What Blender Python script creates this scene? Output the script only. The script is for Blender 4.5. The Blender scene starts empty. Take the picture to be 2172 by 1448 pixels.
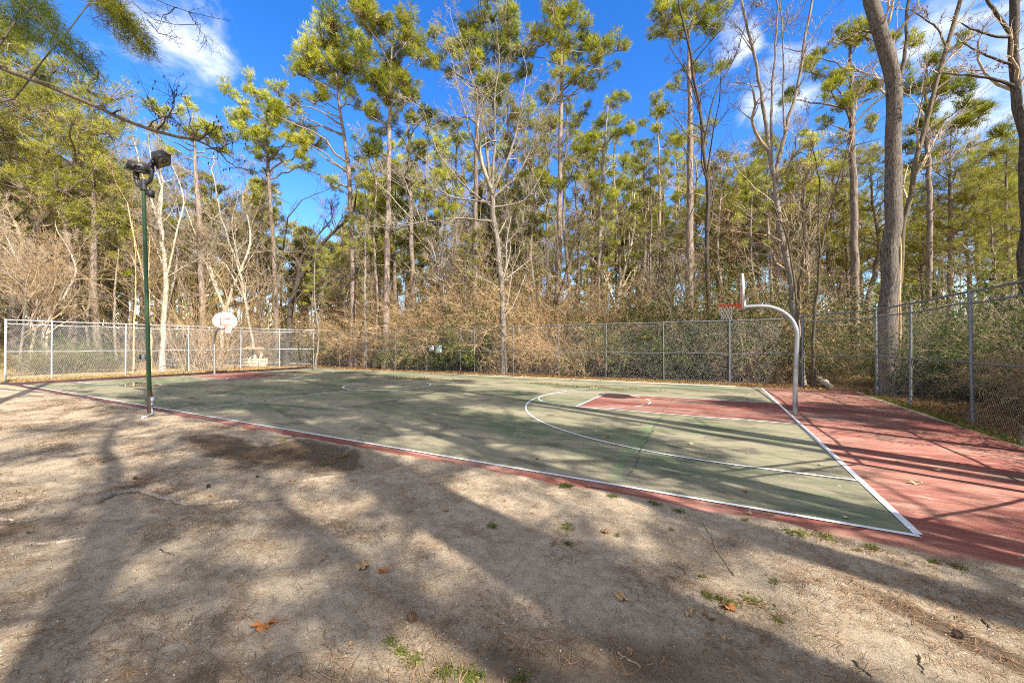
import bpy, math, random
import numpy as np
from mathutils import Vector, Matrix
R = math.radians
S = bpy.context.scene
col = S.collection

# ------------------------------------------------------------------ camera, sky, sun, exposure
FPX, CAM, YAW, PITCH = 816.5, np.array([-1.788, -5.306, 1.91]), 0.487, 0.0091      # focal length in photo pixels (2172 wide)
cd = bpy.data.cameras.new("camera"); cam = bpy.data.objects.new("camera", cd); col.objects.link(cam)
cd.sensor_width = 36; cd.lens = FPX / 2172 * 36; cd.clip_start = 0.05; cd.clip_end = 2000
cam.location = CAM; cam.rotation_euler = (math.pi/2 + PITCH, 0, YAW)
S.camera = cam
SUN = Vector((1.17, -0.40, 1.0)).normalized()
sl = bpy.data.lights.new("sun", 'SUN'); so = bpy.data.objects.new("sun", sl); col.objects.link(so)
sl.energy = 4.6; sl.angle = R(0.5); sl.color = (1.0, 0.95, 0.87)
so.rotation_euler = SUN.to_track_quat('Z', 'Y').to_euler(); so.location = (40, -20, 60)
S.view_settings.view_transform = 'Standard'; S.view_settings.look = 'None'
S.view_settings.exposure = 1.5; S.view_settings.gamma = 1.0
S.render.engine = 'CYCLES'
S.cycles.max_bounces = 6; S.cycles.diffuse_bounces = 3; S.cycles.glossy_bounces = 2; S.cycles.transmission_bounces = 3
S.cycles.use_denoising = False; S.cycles.pixel_filter_type = 'BLACKMAN_HARRIS'; S.cycles.filter_width = 1.05

fwd = np.array([-math.sin(YAW)*math.cos(PITCH), math.cos(YAW)*math.cos(PITCH), math.sin(PITCH)])
rgt = np.array([math.cos(YAW), math.sin(YAW), 0.0]); upv = np.cross(rgt, fwd)
def pt(px, py, D):                      # point at photo pixel (px, py) at forward distance D
    return CAM + D*(fwd + rgt*(px-1086)/FPX - upv*(py-724)/FPX)
def at(px, D, z=0.0):                   # ground point in photo column px at forward distance D
    p = pt(px, 724, D); return np.array([p[0], p[1], z])
def gnd(px, py, z=0.0):                 # ground point under a photo pixel
    d = fwd + rgt*(px-1086)/FPX - upv*(py-724)/FPX
    return CAM + d*((z-CAM[2])/d[2])

class NB:                               # small node-tree builder
    def __init__(s, nt): s.t = nt; s.n = nt.nodes; s.l = nt.links
    def node(s, typ, **kw):
        n = s.n.new(typ)
        for k, v in kw.items():
            if isinstance(k, str) and hasattr(n, k): setattr(n, k, v)
        return n
    def link(s, a, b): s.l.new(a, b)
    def setin(s, n, key, v):
        if v is None: return
        if hasattr(v, 'is_linked') or isinstance(v, bpy.types.NodeSocket): s.link(v, n.inputs[key])
        else: n.inputs[key].default_value = v
    def math(s, op, a, b=None, clamp=False):
        n = s.n.new('ShaderNodeMath'); n.operation = op; n.use_clamp = clamp
        s.setin(n, 0, a)
        if b is not None: s.setin(n, 1, b)
        return n.outputs[0]
    def vmath(s, op, a, b=None):
        n = s.n.new('ShaderNodeVectorMath'); n.operation = op
        s.setin(n, 0, a)
        if b is not None: s.setin(n, 1, b)
        return n
    def noise(s, vec, scale, detail=4, rough=0.55, dist=0.0):
        n = s.n.new('ShaderNodeTexNoise'); n.inputs['Scale'].default_value = scale
        n.inputs['Detail'].default_value = detail; n.inputs['Roughness'].default_value = rough
        n.inputs['Distortion'].default_value = dist
        if vec is not None: s.link(vec, n.inputs['Vector'])
        return n.outputs['Fac']
    def ramp(s, f, a, b, lo=0.0, hi=1.0):    # smooth map
        n = s.n.new('ShaderNodeMapRange'); n.interpolation_type = 'SMOOTHSTEP'
        s.setin(n, 'Value', f); s.setin(n, 'From Min', a); s.setin(n, 'From Max', b); s.setin(n, 'To Min', lo); s.setin(n, 'To Max', hi)
        return n.outputs[0]
    def mix(s, f, a, b):
        n = s.n.new('ShaderNodeMix'); n.data_type = 'RGBA'
        s.setin(n, 0, f)
        for i, v in ((6, a), (7, b)):
            if isinstance(v, tuple): n.inputs[i].default_value = (*v, 1) if len(v) == 3 else v
            else: s.link(v, n.inputs[i])
        return n.outputs[2]
    def scale(s, vec, xyz):
        n = s.n.new('ShaderNodeMapping'); n.inputs['Scale'].default_value = xyz; s.link(vec, n.inputs['Vector']); return n.outputs[0]

# sky: Nishita plus a few procedural clouds at infinity
w = bpy.data.worlds.new("World"); S.world = w; w.use_nodes = True
b = NB(w.node_tree); w.node_tree.nodes.clear()
sky = b.node('ShaderNodeTexSky'); sky.sky_type = 'NISHITA'; sky.sun_disc = False
sky.sun_elevation = math.asin(SUN.z); sky.sun_rotation = math.atan2(SUN.x, SUN.y)
sky.air_density = 1.0; sky.dust_density = 0.15; sky.ozone_density = 2.6
hs = b.node('ShaderNodeHueSaturation'); hs.inputs['Saturation'].default_value = 1.36; hs.inputs['Value'].default_value = 0.80; hs.inputs['Hue'].default_value = 0.513
b.link(sky.outputs[0], hs.inputs['Color'])
tc = b.node('ShaderNodeTexCoord'); dvec = tc.outputs['Generated']
def cdir(px, py):
    d = fwd + rgt*(px-1086)/FPX - upv*(py-724)/FPX; return tuple(d/np.linalg.norm(d))
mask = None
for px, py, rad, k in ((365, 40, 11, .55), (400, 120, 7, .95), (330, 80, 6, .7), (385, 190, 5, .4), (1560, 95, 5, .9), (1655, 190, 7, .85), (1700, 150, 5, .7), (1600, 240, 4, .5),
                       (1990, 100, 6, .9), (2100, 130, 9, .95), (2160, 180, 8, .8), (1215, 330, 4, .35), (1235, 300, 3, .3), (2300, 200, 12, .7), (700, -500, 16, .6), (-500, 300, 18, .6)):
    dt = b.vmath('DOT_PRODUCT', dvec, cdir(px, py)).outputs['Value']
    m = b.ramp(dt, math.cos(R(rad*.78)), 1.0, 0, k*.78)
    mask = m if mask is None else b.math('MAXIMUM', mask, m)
# broken cloud added unseen behind and above the camera, to lift and neutralise shade
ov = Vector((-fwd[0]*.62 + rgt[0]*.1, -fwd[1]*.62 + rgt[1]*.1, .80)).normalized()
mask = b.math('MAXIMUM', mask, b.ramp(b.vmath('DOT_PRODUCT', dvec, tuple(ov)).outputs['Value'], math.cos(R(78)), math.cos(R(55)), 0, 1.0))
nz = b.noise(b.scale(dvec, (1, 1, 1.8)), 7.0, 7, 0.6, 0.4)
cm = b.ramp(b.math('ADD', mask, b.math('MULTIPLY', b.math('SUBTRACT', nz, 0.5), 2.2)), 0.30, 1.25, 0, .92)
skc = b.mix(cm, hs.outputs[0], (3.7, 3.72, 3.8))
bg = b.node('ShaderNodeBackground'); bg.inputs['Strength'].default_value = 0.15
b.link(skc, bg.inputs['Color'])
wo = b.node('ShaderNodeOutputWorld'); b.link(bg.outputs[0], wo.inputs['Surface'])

# ------------------------------------------------------------------ materials
def new_mat(name):
    m = bpy.data.materials.new(name); m.use_nodes = True; m.node_tree.nodes.clear()
    nb = NB(m.node_tree); out = nb.node('ShaderNodeOutputMaterial'); return m, nb, out
def principled(nb, out, color, rough=0.8, metal=0.0, bump=None, bstr=0.3, bdist=0.02, spec=0.3):
    p = nb.node('ShaderNodeBsdfPrincipled')
    nb.setin(p, 'Base Color', (*color, 1) if isinstance(color, tuple) else color)
    nb.setin(p, 'Roughness', rough); p.inputs['Metallic'].default_value = metal; p.inputs['Specular IOR Level'].default_value = spec
    if bump is not None:
        bn = nb.node('ShaderNodeBump'); bn.inputs['Strength'].default_value = bstr; bn.inputs['Distance'].default_value = bdist
        nb.link(bump, bn.inputs['Height']); nb.link(bn.outputs[0], p.inputs['Normal'])
    nb.link(p.outputs[0], out.inputs['Surface']); return p
def bark(name, dark, light, sc=1.0, bs=0.6, moss=None):
    m, nb, out = new_mat(name)
    tcn = nb.node('ShaderNodeTexCoord'); v = tcn.outputs['Object']
    a = nb.noise(nb.scale(v, (11*sc, 11*sc, 2.2*sc)), 1.0, 6, 0.65, 0.6)
    c = nb.noise(v, 0.9*sc, 3)
    oi = nb.node('ShaderNodeObjectInfo')
    f = nb.ramp(a, 0.36, 0.62)
    colr = nb.mix(f, dark, light)
    colr = nb.mix(nb.ramp(c, 0.35, 0.7, 0, 0.55), colr, tuple(0.72*x for x in light))
    if moss: colr = nb.mix(nb.ramp(nb.noise(v, 1.7, 4), 0.52, 0.7, 0, 0.6), colr, moss)
    h = nb.node('ShaderNodeHueSaturation'); nb.link(colr, h.inputs['Color'])
    nb.link(nb.ramp(oi.outputs['Random'], 0, 1, 0.72, 1.22), h.inputs['Value'])
    principled(nb, out, h.outputs[0], 0.9, bump=a, bstr=bs, bdist=0.03); return m
def leafy(name, c0, c1, c2, trans=0.35, vlo=0.8, vhi=1.2):
    m, nb, out = new_mat(name)
    t = nb.node('ShaderNodeAttribute'); t.attribute_name = 'tint'; f = t.outputs['Fac']
    oi = nb.node('ShaderNodeObjectInfo')
    colr = nb.mix(nb.ramp(f, 0.0, 0.55), c0, c1); colr = nb.mix(nb.ramp(f, 0.5, 1.0), colr, c2)
    h = nb.node('ShaderNodeHueSaturation'); nb.link(colr, h.inputs['Color'])
    nb.link(nb.ramp(oi.outputs['Random'], 0, 1, vlo, vhi), h.inputs['Value'])
    d = nb.node('ShaderNodeBsdfDiffuse'); tr = nb.node('ShaderNodeBsdfTranslucent')
    nb.link(h.outputs[0], d.inputs[0]); nb.link(h.outputs[0], tr.inputs[0])
    mx = nb.node('ShaderNodeMixShader'); mx.inputs[0].default_value = trans
    nb.link(d.outputs[0], mx.inputs[1]); nb.link(tr.outputs[0], mx.inputs[2]); nb.link(mx.outputs[0], out.inputs['Surface']); return m
def paint(name, c, rough=0.5, metal=0.0, var=0.12, sc=9.0, dirt=None, spec=0.35):
    m, nb, out = new_mat(name)
    v = nb.node('ShaderNodeTexCoord').outputs['Object']
    n = nb.noise(v, sc, 5)
    colr = nb.mix(nb.ramp(n, 0.3, 0.7), tuple(x*(1-var) for x in c), tuple(min(1, x*(1+var)) for x in c))
    if dirt: colr = nb.mix(nb.ramp(nb.noise(v, sc*0.6, 6, 0.7), 0.52, 0.66, 0, 0.8), colr, dirt)
    principled(nb, out, colr, rough, metal, spec=spec); return m

M = {}
M['pine_bark'] = bark('pine_bark', (0.085, 0.058, 0.042), (0.29, 0.225, 0.175))
M['grey_bark'] = bark('grey_bark', (0.09, 0.07, 0.055), (0.29, 0.24, 0.19), 1.2)
M['big_bark'] = bark('big_bark', (0.02, 0.015, 0.012), (0.155, 0.125, 0.10), 2.6, 1.0)
M['pale_bark'] = bark('pale_bark', (0.22, 0.175, 0.125), (0.48, 0.41, 0.31), 1.0, 0.3)
M['dark_bark'] = bark('dark_bark', (0.035, 0.026, 0.02), (0.12, 0.09, 0.065), 1.3, 0.5)
M['moss_bark'] = bark('moss_bark', (0.05, 0.04, 0.025), (0.17, 0.13, 0.08), 1.3, 0.6, (0.12, 0.11, 0.03))
M['twig'] = bark('twig_bark', (0.19, 0.135, 0.08), (0.44, 0.34, 0.22), 2.0, 0.1)
M['dry_stem'] = bark('dry_stem', (0.20, 0.12, 0.055), (0.55, 0.38, 0.21), 2.0, 0.1)
M['needles'] = leafy('pine_needles', (0.085, 0.125, 0.018), (0.33, 0.345, 0.035), (0.58, 0.55, 0.085), 0.42, .72, 1.2)
M['far_needles'] = leafy('far_needles', (0.10, 0.125, 0.035), (0.28, 0.28, 0.06), (0.46, 0.42, 0.10), 0.38)
M['left_needles'] = leafy('olive_needles', (0.08, 0.095, 0.02), (0.26, 0.26, 0.04), (0.46, 0.42, 0.08), 0.42)
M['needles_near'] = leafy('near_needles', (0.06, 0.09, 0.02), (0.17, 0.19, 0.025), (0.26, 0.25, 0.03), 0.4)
M['dry_leaf'] = leafy('dry_leaves', (0.13, 0.065, 0.02), (0.32, 0.18, 0.065), (0.48, 0.33, 0.14), 0.35)
M['olive_leaf'] = leafy('olive_leaves', (0.06, 0.065, 0.018), (0.185, 0.165, 0.05), (0.33, 0.27, 0.10), 0.35)
M['green_leaf'] = leafy('green_leaves', (0.03, 0.055, 0.014), (0.085, 0.11, 0.026), (0.21, 0.22, 0.06), 0.35)
M['cedar_leaf'] = leafy('cedar_leaves', (0.03, 0.05, 0.012), (0.075, 0.10, 0.022), (0.15, 0.16, 0.04), 0.3)
M['bud'] = paint('dark_bud', (0.035, 0.025, 0.02), 0.8)
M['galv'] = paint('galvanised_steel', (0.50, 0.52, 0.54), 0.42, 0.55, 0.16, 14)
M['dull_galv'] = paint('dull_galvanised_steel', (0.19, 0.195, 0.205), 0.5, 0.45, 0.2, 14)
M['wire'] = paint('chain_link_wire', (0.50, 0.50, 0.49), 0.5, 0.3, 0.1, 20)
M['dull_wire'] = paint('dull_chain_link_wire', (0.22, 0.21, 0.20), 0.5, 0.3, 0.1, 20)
M['hoop_steel'] = paint('hoop_steel', (0.36, 0.36, 0.36), 0.42, 0.75, 0.22, 5, (0.26, 0.24, 0.22))
M['board'] = paint('backboard_white', (0.62, 0.61, 0.585), 0.45, 0, 0.04, 5)
M['orange'] = paint('orange_paint', (0.62, 0.09, 0.02), 0.45, 0, 0.1, 10)
M['net'] = paint('net_cord', (0.72, 0.70, 0.66), 0.9, 0, 0.1, 30)
M['pole_green'] = paint('green_pole_paint', (0.04, 0.095, 0.035), 0.4, 0, 0.35, 2.2, (0.06, 0.05, 0.03))
M['pole_brown'] = paint('brown_pole_base', (0.10, 0.065, 0.04), 0.7, 0, 0.3, 8)
M['lamp_black'] = paint('lamp_dark_metal', (0.035, 0.032, 0.032), 0.5, 0.2, 0.25, 12)
M['lamp_glass'] = paint('lamp_reflector', (0.20, 0.17, 0.11), 0.25, 0.3, 0.4, 7)
M['grey_box'] = paint('grey_box_paint', (0.42, 0.45, 0.50), 0.5, 0, 0.1, 12)
M['beige_box'] = paint('beige_box_paint', (0.34, 0.30, 0.22), 0.7, 0, 0.2, 12)
M['pvc'] = paint('white_pvc', (0.48, 0.48, 0.48), 0.4, 0, 0.08, 12)
M['wood'] = paint('weathered_wood', (0.56, 0.47, 0.33), 0.8, 0, 0.25, 9)
M['wood_warm'] = paint('warm_wood', (0.52, 0.30, 0.13), 0.75, 0, 0.25, 9)
M['sign_white'] = paint('sign_white', (0.66, 0.68, 0.70), 0.5, 0, 0.04, 9)
M['sign_teal'] = paint('sign_teal', (0.02, 0.33, 0.27), 0.5, 0, 0.06, 9)
M['sign_purple'] = paint('sign_purple', (0.22, 0.10, 0.20), 0.5, 0, 0.06, 9)
M['sign_ink'] = paint('sign_ink', (0.34, 0.38, 0.40), 0.6, 0, 0.05, 9)
M['root'] = bark('root_bark', (0.19, 0.14, 0.10), (0.43, 0.35, 0.27), 3.0, 0.4)
M['leaf_tan'] = paint('tan_dead_leaf', (0.38, 0.24, 0.11), 0.8, 0, 0.3, 30)
M['leaf_orange'] = paint('orange_dead_leaf', (0.36, 0.135, 0.035), 0.8, 0, 0.3, 30)
M['leaf_brown'] = paint('brown_dead_leaf', (0.22, 0.12, 0.06), 0.8, 0, 0.3, 30)
M['leaf_pale'] = paint('pale_dead_leaf', (0.55, 0.42, 0.22), 0.8, 0, 0.25, 30)
M['cone'] = paint('pine_cone_brown', (0.12, 0.07, 0.04), 0.9, 0, 0.3, 40)
M['needle_litter'] = leafy('needle_litter', (0.065, 0.042, 0.026), (0.17, 0.105, 0.058), (0.32, 0.19, 0.10), 0.1)
M['chip'] = paint('pale_chip', (0.60, 0.57, 0.52), 0.8, 0, 0.2, 30)
M['bark_bit'] = paint('bark_bit', (0.10, 0.07, 0.05), 0.9, 0, 0.4, 30)
M['weed'] = leafy('weed_leaf', (0.06, 0.085, 0.02), (0.13, 0.155, 0.03), (0.28, 0.25, 0.07), 0.35)
M['straw'] = leafy('straw_grass', (0.16, 0.15, 0.05), (0.32, 0.26, 0.10), (0.46, 0.36, 0.15), 0.3)
M['ivy'] = leafy('ivy_leaf', (0.03, 0.08, 0.015), (0.08, 0.17, 0.03), (0.22, 0.30, 0.07), 0.3)

def ground_mat():
    m, nb, out = new_mat('sandy_ground')
    pos = nb.node('ShaderNodeNewGeometry').outputs['Position']
    sep = nb.node('ShaderNodeSeparateXYZ'); nb.link(pos, sep.inputs[0]); X, Y = sep.outputs[0], sep.outputs[1]
    fine = nb.noise(pos, 55, 6, 0.7); mid = nb.noise(pos, 9, 5, 0.6); big = nb.noise(pos, 0.55, 4, 0.6, 0.5); patch = nb.noise(nb.scale(pos, (1, 1.4, 1)), 1.5, 6, 0.65, 0.8)
    grain = nb.noise(pos, 240, 3, 0.7)
    sand = nb.mix(nb.ramp(mid, 0.3, 0.7), (0.38, 0.29, 0.19), (0.515, 0.41, 0.285))
    sand = nb.mix(nb.math('MULTIPLY', nb.ramp(fine, 0.50, 0.66, 0, 0.75), nb.ramp(patch, 0.36, 0.58, .25, 1)), sand, (0.17, 0.115, 0.075))
    sand = nb.mix(nb.math('MULTIPLY', nb.ramp(grain, 0.57, 0.68, 0, 0.85), nb.ramp(mid, 0.34, 0.62, .25, 1)), sand, (0.085, 0.058, 0.038))
    sand = nb.mix(nb.ramp(grain, 0.36, 0.27, 0, 0.5), sand, (0.58, 0.48, 0.38))
    needle = nb.mix(nb.ramp(fine, 0.3, 0.7), (0.085, 0.055, 0.035), (0.235, 0.145, 0.08))
    pm = nb.math('MULTIPLY', nb.ramp(patch, 0.44, 0.66), nb.ramp(fine, 0.28, 0.56))
    pm = nb.math('MULTIPLY', pm, nb.ramp(big, 0.30, 0.60, 0.35, 1.0))
    c = nb.mix(nb.math('MULTIPLY', pm, 0.68), sand, needle)
    # damp dark soil patch beside the court
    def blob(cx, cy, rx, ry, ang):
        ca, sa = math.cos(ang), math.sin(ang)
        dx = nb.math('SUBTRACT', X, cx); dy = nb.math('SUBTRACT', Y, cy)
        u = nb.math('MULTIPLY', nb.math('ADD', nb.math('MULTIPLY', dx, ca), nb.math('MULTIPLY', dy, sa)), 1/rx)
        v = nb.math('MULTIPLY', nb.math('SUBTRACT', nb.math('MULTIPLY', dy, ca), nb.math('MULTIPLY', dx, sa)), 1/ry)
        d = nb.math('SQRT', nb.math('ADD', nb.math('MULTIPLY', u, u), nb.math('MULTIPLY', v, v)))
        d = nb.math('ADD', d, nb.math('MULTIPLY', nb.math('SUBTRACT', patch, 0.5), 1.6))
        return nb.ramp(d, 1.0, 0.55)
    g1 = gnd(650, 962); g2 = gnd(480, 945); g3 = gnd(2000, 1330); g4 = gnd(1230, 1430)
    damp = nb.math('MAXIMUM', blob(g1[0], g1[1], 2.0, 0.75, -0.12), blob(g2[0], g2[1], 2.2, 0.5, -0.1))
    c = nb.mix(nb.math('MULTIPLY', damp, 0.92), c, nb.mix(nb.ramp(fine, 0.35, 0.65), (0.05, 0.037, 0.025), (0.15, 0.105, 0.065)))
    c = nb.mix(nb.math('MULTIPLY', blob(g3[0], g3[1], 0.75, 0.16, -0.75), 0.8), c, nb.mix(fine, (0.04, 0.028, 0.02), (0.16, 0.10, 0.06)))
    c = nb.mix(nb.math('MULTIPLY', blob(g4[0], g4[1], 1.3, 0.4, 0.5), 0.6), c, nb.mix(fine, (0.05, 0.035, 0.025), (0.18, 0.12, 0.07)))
    moss = nb.math('MULTIPLY', nb.ramp(nb.noise(pos, 2.6, 5, 0.7), 0.60, 0.72), nb.ramp(fine, 0.40, 0.62))
    c = nb.mix(nb.math('MULTIPLY', moss, 0.5), c, (0.15, 0.155, 0.035))
    # woodland floor past the fences: leaf litter; dry lawn to the left
    wood = nb.math('MAXIMUM', nb.ramp(Y, 15.25, 15.7), nb.ramp(X, 3.1, 3.9))
    litter = nb.mix(nb.ramp(fine, 0.3, 0.7), (0.09, 0.05, 0.025), (0.34, 0.20, 0.10))
    litter = nb.mix(nb.ramp(mid, 0.45, 0.6, 0, 0.7), litter, nb.mix(fine, (0.16, 0.075, 0.03), (0.44, 0.22, 0.10)))
    litter = nb.mix(nb.math('MULTIPLY', nb.ramp(patch, 0.52, 0.68), 0.6), litter, (0.14, 0.14, 0.04))
    c = nb.mix(wood, c, litter)
    left = nb.ramp(X, -33.2, -34.0)
    lawn = nb.mix(nb.ramp(mid, 0.3, 0.7), (0.36, 0.25, 0.12), (0.48, 0.30, 0.17))
    lawn = nb.mix(nb.ramp(big, 0.45, 0.62), lawn, nb.mix(fine, (0.24, 0.22, 0.08), (0.44, 0.36, 0.15)))
    c = nb.mix(left, c, lawn)
    h = nb.math('ADD', nb.math('MULTIPLY', fine, 0.6), nb.math('ADD', nb.math('MULTIPLY', grain, 0.35), mid))
    principled(nb, out, c, 0.95, bump=h, bstr=0.9, bdist=0.04, spec=0.1); return m
def court_mat(name, base, base2, worn, worn2, amount):
    m, nb, out = new_mat(name)
    pos = nb.node('ShaderNodeNewGeometry').outputs['Position']
    st = nb.scale(pos, (0.35, 1.1, 1)); st2 = nb.scale(pos, (1.2, 5.5, 1))
    big = nb.noise(st, 0.55, 6, 0.6, 0.6); streak = nb.noise(st2, 1.5, 8, 0.7, 0.5); fine = nb.noise(pos, 60, 5, 0.7); spots = nb.noise(pos, 2.2, 7, 0.7, 0.8)
    c = nb.mix(nb.ramp(big, 0.35, 0.65), base, base2)
    wv = nb.math('ADD', nb.math('MULTIPLY', big, 0.55), nb.math('MULTIPLY', streak, 0.45))
    c = nb.mix(nb.ramp(wv, 0.50-amount*0.1, 0.62, 0, 0.82), c, worn)
    c = nb.mix(nb.ramp(streak, 0.58, 0.74, 0, 0.55), c, worn2)
    c = nb.mix(nb.math('MULTIPLY', nb.ramp(spots, 0.62, 0.70), nb.ramp(fine, 0.40, 0.6)), c, worn2)
    c = nb.mix(nb.ramp(fine, 0.55, 0.75, 0, 0.38), c, tuple(0.45*x for x in base))
    c = nb.mix(nb.ramp(fine, 0.42, 0.28, 0, 0.25), c, worn2)
    stain = nb.noise(nb.scale(pos, (0.6, 1.2, 1)), 0.9, 5, 0.65, 1.0)
    c = nb.mix(nb.ramp(stain, 0.52, 0.64, 0, 0.68), c, (0.075, 0.066, 0.048))
    gr = nb.noise(pos, 170, 3, 0.7); c = nb.mix(nb.ramp(gr, 0.58, 0.72, 0, 0.4), c, (0.05, 0.045, 0.035))
    principled(nb, out, c, nb.ramp(fine, 0.3, 0.7, 0.7, 0.9), bump=fine, bstr=0.35, bdist=0.006, spec=0.2); return m
M['ground'] = ground_mat()
M['green_court'] = court_mat('green_court_coating', (0.075, 0.105, 0.05), (0.155, 0.155, 0.085), (0.30, 0.245, 0.165), (0.42, 0.355, 0.27), 1.3)
M['red_court'] = court_mat('red_court_coating', (0.155, 0.045, 0.034), (0.225, 0.085, 0.062), (0.33, 0.19, 0.14), (0.45, 0.34, 0.27), 0.5)
M['patch_green'] = court_mat('green_repair_coating', (0.11, 0.15, 0.068), (0.16, 0.19, 0.095), (0.26, 0.26, 0.15), (0.36, 0.34, 0.24), 0.7)
def line_mat():
    m, nb, out = new_mat('white_line_paint')
    pos = nb.node('ShaderNodeNewGeometry').outputs['Position']
    n = nb.noise(pos, 35, 6, 0.75); n2 = nb.noise(pos, 3, 5, 0.7)
    c = nb.mix(nb.ramp(n, 0.35, 0.65), (0.46, 0.455, 0.43), (0.70, 0.695, 0.67))
    c = nb.mix(nb.math('MULTIPLY', nb.ramp(n, 0.52, 0.64), nb.ramp(n2, 0.42, 0.66)), c, (0.27, 0.25, 0.20))
    principled(nb, out, c, 0.7, spec=0.2); return m
M['line'] = line_mat()
M['concrete'] = paint('pale_concrete_edge', (0.50, 0.45, 0.37), 0.9, 0, 0.2, 6, (0.25, 0.2, 0.14))
M['crack'] = paint('crack_dark', (0.085, 0.085, 0.055), 0.95)
def puddle_mat():
    m, nb, out = new_mat('puddle_water')
    principled(nb, out, (0.06, 0.045, 0.03), 0.03, spec=0.6); return m
M['puddle'] = puddle_mat()

# ------------------------------------------------------------------ mesh helpers
class MB:
    def __init__(s): s.V = []; s.Q = []; s.T = []; s.n = 0; s.tq = []; s.tt = []
    def add(s, V, F, tint=0.5):
        V = np.asarray(V, float); F = np.asarray(F, int)
        if len(F) == 0: return
        t = np.full(len(F), tint, float) if np.isscalar(tint) else np.asarray(tint, float)
        if F.shape[1] == 4: s.Q.append(F + s.n); s.tq.append(t)
        else: s.T.append(F + s.n); s.tt.append(t)
        s.V.append(V); s.n += len(V)
    def segs(s, P0, P1, R0, R1, n=3, tint=0.5):          # many straight tapered prisms at once
        P0 = np.asarray(P0, float); P1 = np.asarray(P1, float); N = len(P0)
        if N == 0: return
        R0 = np.broadcast_to(np.asarray(R0, float), (N,)); R1 = np.broadcast_to(np.asarray(R1, float), (N,))
        d = P1 - P0; d /= np.linalg.norm(d, axis=1, keepdims=True) + 1e-9
        h = np.where(np.abs(d[:, 2:3]) < 0.9, np.array([[0, 0, 1.0]]), np.array([[1.0, 0, 0]]))
        u = np.cross(d, h); u /= np.linalg.norm(u, axis=1, keepdims=True); v = np.cross(d, u)
        a = np.arange(n)*2*math.pi/n
        ring = np.cos(a)[None, :, None]*u[:, None, :] + np.sin(a)[None, :, None]*v[:, None, :]
        V = np.concatenate([P0[:, None, :] + ring*R0[:, None, None], P1[:, None, :] + ring*R1[:, None, None]], 1).reshape(-1, 3)
        k = np.arange(n); k2 = (k+1) % n
        f = np.stack([k, k2, k2+n, k+n], 1)
        F = (f[None] + (np.arange(N)*2*n)[:, None, None]).reshape(-1, 4)
        t = np.repeat(np.broadcast_to(np.asarray(tint, float), (N,)), n)
        s.add(V, F, t)
    def tube(s, P, Rr, n=8, tint=0.5, rng=None, rough=0.0, cap=True):   # smooth tapered tube
        P = np.asarray(P, float); m = len(P); Rr = np.broadcast_to(np.asarray(Rr, float), (m,))
        T = np.gradient(P, axis=0); T /= np.linalg.norm(T, axis=1, keepdims=True) + 1e-9
        h = np.array([0, 0, 1.0]) if abs(T[0, 2]) < 0.9 else np.array([1.0, 0, 0])
        u = np.cross(T[0], h); u /= np.linalg.norm(u); rings = []
        a = np.arange(n)*2*math.pi/n
        for i in range(m):
            u = u - T[i]*np.dot(u, T[i]); u /= np.linalg.norm(u) + 1e-9; v = np.cross(T[i], u)
            rr = Rr[i]*(1 + (rng.normal(0, rough, n) if rng is not None and rough else 0))
            rings.append(P[i] + (np.cos(a)[:, None]*u + np.sin(a)[:, None]*v)*np.reshape(rr*np.ones(n), (n, 1)))
        V = np.concatenate(rings); k = np.arange(n); k2 = (k+1) % n
        F = np.concatenate([np.stack([k, k2, k2+n, k+n], 1) + i*n for i in range(m-1)])
        s.add(V, F, tint)
        if cap:
            for i, pc in ((0, P[0]), (m-1, P[-1])):
                o = rings[i]; Vc = np.concatenate([o, pc[None]])
                Fc = np.stack([k2, k, np.full(n, n)], 1) if i == 0 else np.stack([k, k2, np.full(n, n)], 1)
                s.add(Vc, Fc, tint)
    def box(s, c, size, rot=None, tint=0.5):
        x, y, z = [q/2 for q in size]
        V = np.array([(-x,-y,-z),(x,-y,-z),(x,y,-z),(-x,y,-z),(-x,-y,z),(x,-y,z),(x,y,z),(-x,y,z)])
        if rot is not None: V = V @ np.array(rot).T
        s.add(V + np.asarray(c, float), [(0,3,2,1),(4,5,6,7),(0,1,5,4),(1,2,6,5),(2,3,7,6),(3,0,4,7)], tint)
    def strip(s, P, wdt, z):                             # flat painted strip along a 2-D polyline
        P = np.asarray(P, float); T = np.gradient(P, axis=0); T /= np.linalg.norm(T, axis=1, keepdims=True)
        N = np.stack([-T[:, 1], T[:, 0]], 1)*wdt/2
        A, B = P - N, P + N; m = len(P)
        V = np.concatenate([np.c_[A, np.full(m, z)], np.c_[B, np.full(m, z)]])
        i = np.arange(m-1); s.add(V, np.stack([i, i+1, i+1+m, i+m], 1))
    def poly(s, P, z, thick=0.0):
        P = np.asarray(P, float); m = len(P); c = P.mean(0)
        V = np.c_[np.concatenate([P, c[None]]), np.full(m+1, z)]
        i = np.arange(m); s.add(V, np.stack([i, (i+1) % m, np.full(m, m)], 1))
    def build(s, name, mat, parent=None, smooth=True, origin=None):
        me = bpy.data.meshes.new(name)
        V = np.concatenate(s.V) if s.V else np.zeros((0, 3))
        if origin is not None: V = V - np.asarray(origin, float)
        Q = np.concatenate(s.Q) if s.Q else np.zeros((0, 4), int); T = np.concatenate(s.T) if s.T else np.zeros((0, 3), int)
        nq, ntr = len(Q), len(T)
        me.vertices.add(len(V)); me.vertices.foreach_set('co', V.astype(np.float32).ravel())
        me.loops.add(nq*4 + ntr*3); me.loops.foreach_set('vertex_index', np.concatenate([Q.ravel(), T.ravel()]).astype(np.int32))
        me.polygons.add(nq + ntr)
        ls = np.concatenate([np.arange(nq)*4, nq*4 + np.arange(ntr)*3]).astype(np.int32)
        me.polygons.foreach_set('loop_start', ls)
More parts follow.
